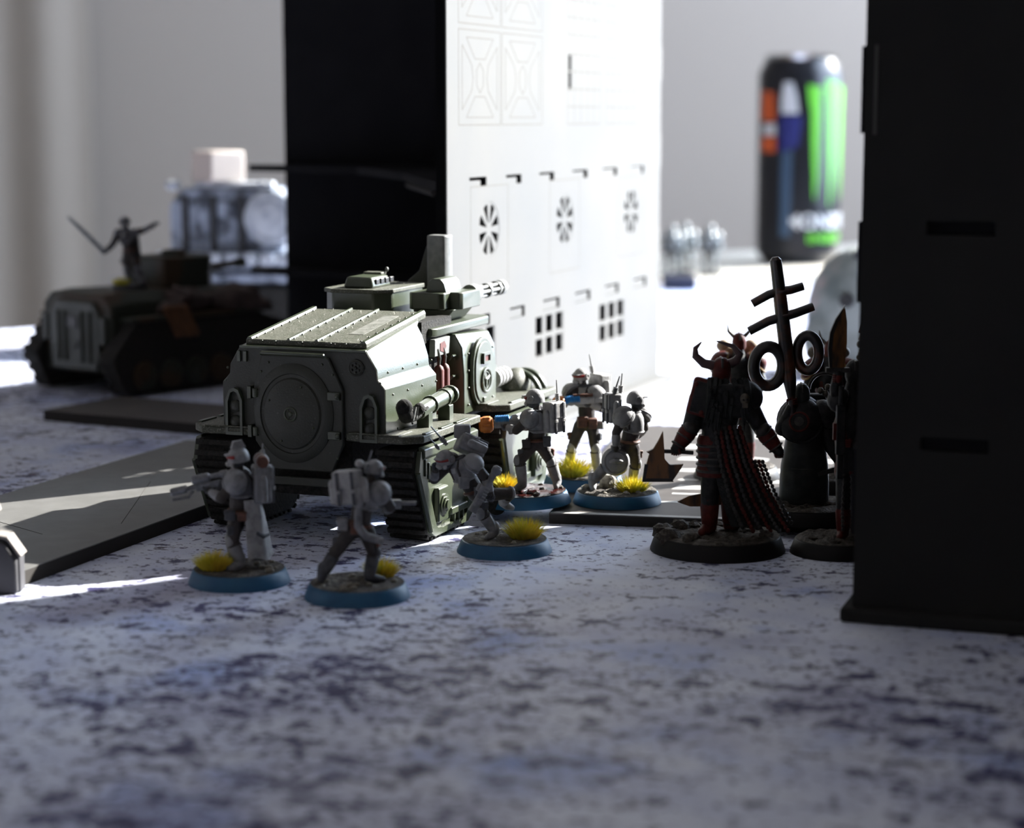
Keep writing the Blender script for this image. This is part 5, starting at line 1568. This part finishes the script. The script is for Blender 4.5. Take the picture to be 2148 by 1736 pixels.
# ---- officer standing on that tank
P = thing('officer_miniature', 'officer miniature with raised sword standing on the dark camouflaged tank', 'miniature', (-161.5, 863, 42.55))
MB().lathe((0, 0, 0), (0, 0, 1), [(7.6, 0), (7.2, 1.6), (6.9, 1.8)], 28).build('base', 'black', P)
M['coat'] = material('pale_coat_paint', (0.16, 0.16, 0.18), 0.6, col2=(0.04, 0.04, 0.045), freq=0.3, lo=0.45, hi=0.55)
soldier(P, dict(head=(-1.0, 0, 28.4), neck=(-.8, 0, 25.6), chest=(-.3, 0, 21.6), pelvis=(.6, 0, 15.6), shL=(-4.0, 0, 23.2), shR=(3.2, 0, 23.6), elL=(-6.2, -1, 18.4), elR=(6.6, -.6, 24.4), haL=(-9.6, -1.6, 15.4), haR=(10.6, -1.0, 26.4),
             hipL=(-.6, 0, 14.2), hipR=(1.8, 0, 14.2), knL=(-.4, -1.2, 8.4), knR=(3.6, -.8, 8.4), anL=(.4, -.2, 3.6), anR=(5.2, .4, 3.6), toeL=(-1.2, -1.8, 2.6), toeR=(6.4, -1.4, 2.6)),
        (-.3, -1, 0), (-.2, -1, 0), plate='coat', hr=2.1, visor=False, pr=2.0)
MB().prism([(1.2, 6.5), (4.4, 6.2), (5.0, 15), (4.2, 23), (1.0, 23)], 'y', 1.6, 2.6).build('coat_tail', 'black', P, bevel=.3)
sw = MB().tube([(-9.8, -1.7, 15.6), (-16.8, -1.9, 22.8), (-24.4, -2.0, 30.2)], [1.0, 1.15, .6], 6).build('sword', 'gun', P)
MB().tube([(-8.4, -2.4, 16.6), (-11.0, -1.0, 15.0)], .6, 8).build('sword_guard', 'gun', sw)
pi = MB().box((12.4, -1.2, 27.4), (2.6, 1.0, 1.3)).box((11.2, -1.2, 26.2), (1.0, .9, 2.0)).build('pistol', 'black', P, bevel=.2)
hand(P, (-9.6, -1.6, 15.6), (-.7, 0, .7), (-.3, -.6, -.3)); hand(P, (10.9, -1.1, 26.4), (0, 0, 1), (.8, -.2, 0))
tuft(P, (-2.6, -2.6, 1.8), 4.4, 3.6, 4.6, 220, 17, 'grass')

# ------------------------------------------------------------------ large pale vehicle behind
M['silver'] = material('white_drybrushed_blue_grey', (0.30, 0.34, 0.42), 0.4, col2=(0.045, 0.055, 0.075), freq=0.10, lo=0.45, hi=0.60, spec=0.6)
M['silver_sunlit'] = material('sunlit_white_blue_paint', (0.55, 0.58, 0.62), 0.35, col2=(0.38, 0.41, 0.47), freq=0.2, spec=0.6)  # white parts, raised in tone to carry the sun on studs and drums
B = thing('ornate_vehicle', 'large blue-grey and white drybrushed vehicle behind the dark tank', 'tank', (-138, 1052, 0), math.radians(-12))
for sgn in (1, -1):
    bt = MB().prism([(-34, 0), (34, 0), (44, 14), (40, 30), (-40, 30), (-44, 14)], 'y', 13 * sgn, 22 * sgn)
    bt.build('track', 'track', B, bevel=1.2)
MB().box((0, 0, 24), (84, 30, 30), None, .96).build('hull', 'silver', B, bevel=2)
MB().box((0, 0, 41), (78, 42, 6), None, .94).build('upper_deck', 'silver', B, bevel=1.2)
for k in range(8):
    MB().box((-34 + k * 9.2, -23.5, 44), (6.6, 7, 6.0)).build('armour_stud', 'silver_sunlit', B, bevel=1.6, seg=3)
MB().box((0, -20, 34), (72, 6, 4)).build('side_rail', 'silver', B, bevel=.8)
tu = MB().prism([(-33, 46), (26, 46), (29, 54), (29, 72), (22, 79), (-26, 79), (-33, 70)], 'y', -17, 17).build('turret', 'silver', B, bevel=2, seg=3)
for x in (-24, -9, 6):
    MB().box((x, -17.6, 61), (3.4, 2.4, 28)).build('buttress', 'black', tu, bevel=.6)
    MB().box((x + 7.5, -17.6, 62), (9, 1.8, 20)).build('turret_panel', 'silver', tu, bevel=.8)
MB().lathe((21, -16, 64), (0, -1, 0), [(13.5, 0), (13.5, 3), (11.5, 4.6), (9, 4.2), (8.4, 5.4), (4, 6), (0, 6)], 30).build('drum', 'silver_sunlit', tu)
MB().lathe((38, -10, 64), (0, -1, 0), [(11, 0), (11, 3), (9.5, 4.6), (0, 5)], 30).build('drum', 'silver_sunlit', tu)
for x in (-33, -30, 16, 20):
    MB().ball((x, -14, 80), (2.4, 2.4, 2.6), 12, 8).build('finial', 'silver_sunlit', tu)
MB().box((-2, -4, 80), (36, 22, 3)).build('turret_cap', 'silver_sunlit', tu, bevel=.8)
M['cardboard'] = material('pale_pink_cream_block', (0.52, 0.44, 0.39), 0.6, col2=(0.48, 0.41, 0.36), freq=0.05)
bx = MB().box((0, 0, 0), (20, 20, 15.5)).build('small_block', 'cardboard', bevel=1.2, seg=3, loc=(-149, 1046, 89.5))
bx.rotation_euler = (0, 0, math.radians(38))
tag(bx, 'small pale cream block lying on top of the blue-grey vehicle', 'block')

# ------------------------------------------------------------------ pale boulder behind the warriors, things at the far edge
M['paleboulder'] = material('pale_mottled_rock_paint', (0.24, 0.26, 0.25), 0.7, col2=(0.12, 0.14, 0.135), freq=0.05, lo=0.45, hi=0.62, bump=0.3, bfreq=0.3,
                            col3=(0.34, 0.28, 0.27), freq3=0.04, lo3=0.58, hi3=0.68)
bo = thing('terrain_boulder', 'pale mottled boulder with dark hollow behind the black standard', 'terrain', (158, 930, 0))
m = MB()
m.ball((0, 0, 26), (24, 18, 30), 20, 14).ball((6, 2, 12), (30, 22, 16), 20, 12).ball((-12, -4, 14), (14, 12, 16), 16, 10).ball((10, 0, 46), (14, 12, 12), 16, 10)
m.v = [V((p.x, p.y, max(0, p.z))) for p in m.v]
m.build('boulder', 'paleboulder', bo, remesh=1.6)
MB().lathe((-8.5, -16.4, 33), (-.35, -1, .1), [(3.4, -.5), (3.2, 1.4), (2.2, 1.6), (2.0, 1.0), (0, .8)], 16).build('hollow', 'black', bo)
m = MB()
for k in range(5):
    m.ball((-2 + 5 * k, -6 + 2 * (k % 2), 50 + 3 * math.sin(k * 1.4)), (4, 4, 5), 10, 8)
m.build('moss_clump', 'cloth_grey', bo, remesh=1.2)

M['sil2'] = material('silver_figure_paint', (0.34, 0.36, 0.36), 0.3, 0.4, col2=(0.09, 0.10, 0.10), freq=0.25)
def far_mini(x, y, label, seed):
    P = thing('robot_miniature', label, 'miniature', (x, y, -1))
    MB().lathe((0, 0, 0), (0, 0, 1), [(9, 0), (8.4, 2.4), (8, 2.6)], 24).build('base', 'dbase', P)
    m = MB()
    limb(m, [(0, 0, 18), (0, 0, 28)], [4.2, 5.0])
    for sx in (-1, 1):
        limb(m, [(2.4 * sx, 0, 18), (3.4 * sx, -1, 10), (3.4 * sx, 0, 3.4)], [2.4, 2.0, 1.8])
        limb(m, [(5 * sx, 0, 28), (7 * sx, -2, 22), (5 * sx, -5, 19)], [2.4, 1.8, 1.4])
    m.build('body', 'sil2', P, remesh=.7)
    MB().ball((0, -.6, 34.5), (2.8, 2.9, 3.3), 14, 10).build('head', 'sil2', P)
    for sx in (-1, 1):
        MB().ball((5.6 * sx, 0, 29.5), (3.2, 3.2, 3.0), 12, 8).build('shoulder', 'sil2', P)
    MB().box((0, -5.4, 19), (14, 1.8, 2.4)).build('gun', 'black', P, bevel=.4)
far_mini(117, 1492, 'silver miniature on the side table next to the tower edge', 1)
far_mini(129, 1522, 'silver miniature in the middle of the three on the side table', 2)
far_mini(145, 1500, 'silver miniature on the side table furthest from the tower edge', 3)
bk = MB().prism([(-11, -8), (11, -8), (11, 8), (-11, 8)], 'z', 0, 9).build('dark_box', material('navy_box', (0.02, 0.024, 0.05), 0.5), bevel=.8, loc=(112, 1372, 0))
tag(bk, 'small dark navy box lying at the far edge of the game mat', 'box')

# ------------------------------------------------------------------ drinks can
M['can_black'] = material('satin_black_can', (0.018, 0.019, 0.024), 0.28, 0.35)
M['can_metal'] = material('can_aluminium', (0.55, 0.56, 0.58), 0.22, 1.0)
M['can_green'] = material('bright_green_print', (0.12, 0.50, 0.03), 0.35)
M['can_white'] = material('white_print', (0.62, 0.64, 0.68), 0.4)
M['can_orange'] = material('orange_print', (0.60, 0.10, 0.02), 0.4)
M['can_blue'] = material('deep_blue_print', (0.012, 0.018, 0.15), 0.35)
M['can_steel'] = material('steel_blue_print', (0.035, 0.075, 0.14), 0.35)
can = thing('drinks_can', 'black drinks can with green claw mark standing on the cream side table', 'can', (228, 1640, -1))
CR = 33.0
MB().lathe((0, 0, 0), (0, 0, 1), [(22, 1.5), (25, 0), (27, 1.0), (CR, 9), (CR, 148), (CR - 1.5, 152), (27.5, 160)], 56).build('can_body', 'can_black', can, angle=30)
MB().lathe((0, 0, 160), (0, 0, 1), [(27.5, 0), (28, 1.5), (28.4, 3), (27.4, 3.6), (26.4, 3), (25.4, .6), (0, .6)], 48).build('can_lid', 'can_metal', can, angle=30)
MB().torus((0, -5, 161.6), (0, 0, 1), 6, 1.2, 20, 8, 1.0, 1.5).build('ring_pull', 'can_metal', can)
def wrap(m, z0, a0, r=CR + .15):
    """bend a flat x/y drawing round the can: x = arc length from azimuth a0 (0 = towards the camera), y = height"""
    out = []
    for p in m.v:
        a = a0 + p.x / CR
        out.append(V(((r + p.z) * math.sin(a), -(r + p.z) * math.cos(a), z0 + p.y)))
    m.v = out
    return m
def patch(poly, a0, z0, mat, name, t=.25):
    xs = [p[0] for p in poly]
    m = MB()
    # slice the outline into thin columns so that it follows the curve
    x0, x1 = min(xs), max(xs)
    n = max(2, int((x1 - x0) / 1.0))
    cols = []
    for i in range(n + 1):
        x = x0 + (x1 - x0) * (i + 1e-4) / (n + 2e-4)
        ys = []
        for k in range(len(poly)):
            p, q = poly[k], poly[(k + 1) % len(poly)]
            if (p[0] - x) * (q[0] - x) < 0:
                ys.append(p[1] + (q[1] - p[1]) * (x - p[0]) / (q[0] - p[0]))
        if len(ys) >= 2:
            cols.append((x, min(ys), max(ys)))
    for (xa, la, ha), (xb, lb, hb) in zip(cols, cols[1:]):
        m.add([(xa, la, 0), (xb, lb, 0), (xb, hb, 0), (xa, ha, 0), (xa, la, t), (xb, lb, t), (xb, hb, t), (xa, ha, t)],
              [(3, 2, 1, 0), (4, 5, 6, 7), (0, 1, 5, 4), (2, 3, 7, 6), (1, 2, 6, 5), (3, 0, 4, 7)])
    wrap(m, z0, a0).build(name, mat, can, smooth=False)
def claw(a0, top, L, sw):
    pts_l = [(-5.5, top + 2), (-5.0, top - 8), (-2.6 + sw, top - 22), (-3.2 + sw, top - 38), (-1.6 + sw, top - 60), (-.2 + sw, top - L)]
    pts_r = [(.6 + sw, top - L), (3.4 + sw, top - 62), (2.8 + sw, top - 44), (4.2 + sw, top - 30), (3.6, top - 14), (7.0, top)]
    patch(pts_l + pts_r, a0, 0, 'can_green', 'claw_stripe')
claw(0.20, 138, 88, 1.2); claw(0.66, 142, 98, 0.0); claw(1.12, 138, 88, -1.0)
wrap(text_mb('MONSTER', 15.5, .12), 29, 0.62).build('brand_lettering', 'can_white', can, smooth=False)
wrap(text_mb('ENERGY', 9.5, .12), 18, 0.62).build('small_lettering', 'can_green', can, smooth=False)
patch([(-8, 118), (6, 118), (4, 132), (1, 142), (-6, 142), (-8, 130)], -.35, 0, 'can_white', 'label_print')
patch([(-9, 88), (6, 92), (9, 116), (-9, 117)], -.35, 0, 'can_blue', 'label_print')
patch([(-5, 22), (3, 22), (4, 90), (-5, 88)], -.42, 0, 'can_steel', 'label_print')
patch([(-9, 112), (8, 112), (7, 134), (-9, 136)], -1.0, 0, 'can_orange', 'label_print')
patch([(-8, 88), (8, 88), (8, 100), (-8, 100)], -.98, 0, 'can_orange', 'label_print')
patch([(-6, 101), (8, 101), (8, 110), (-6, 110)], -.98, 0, 'can_white', 'label_print')
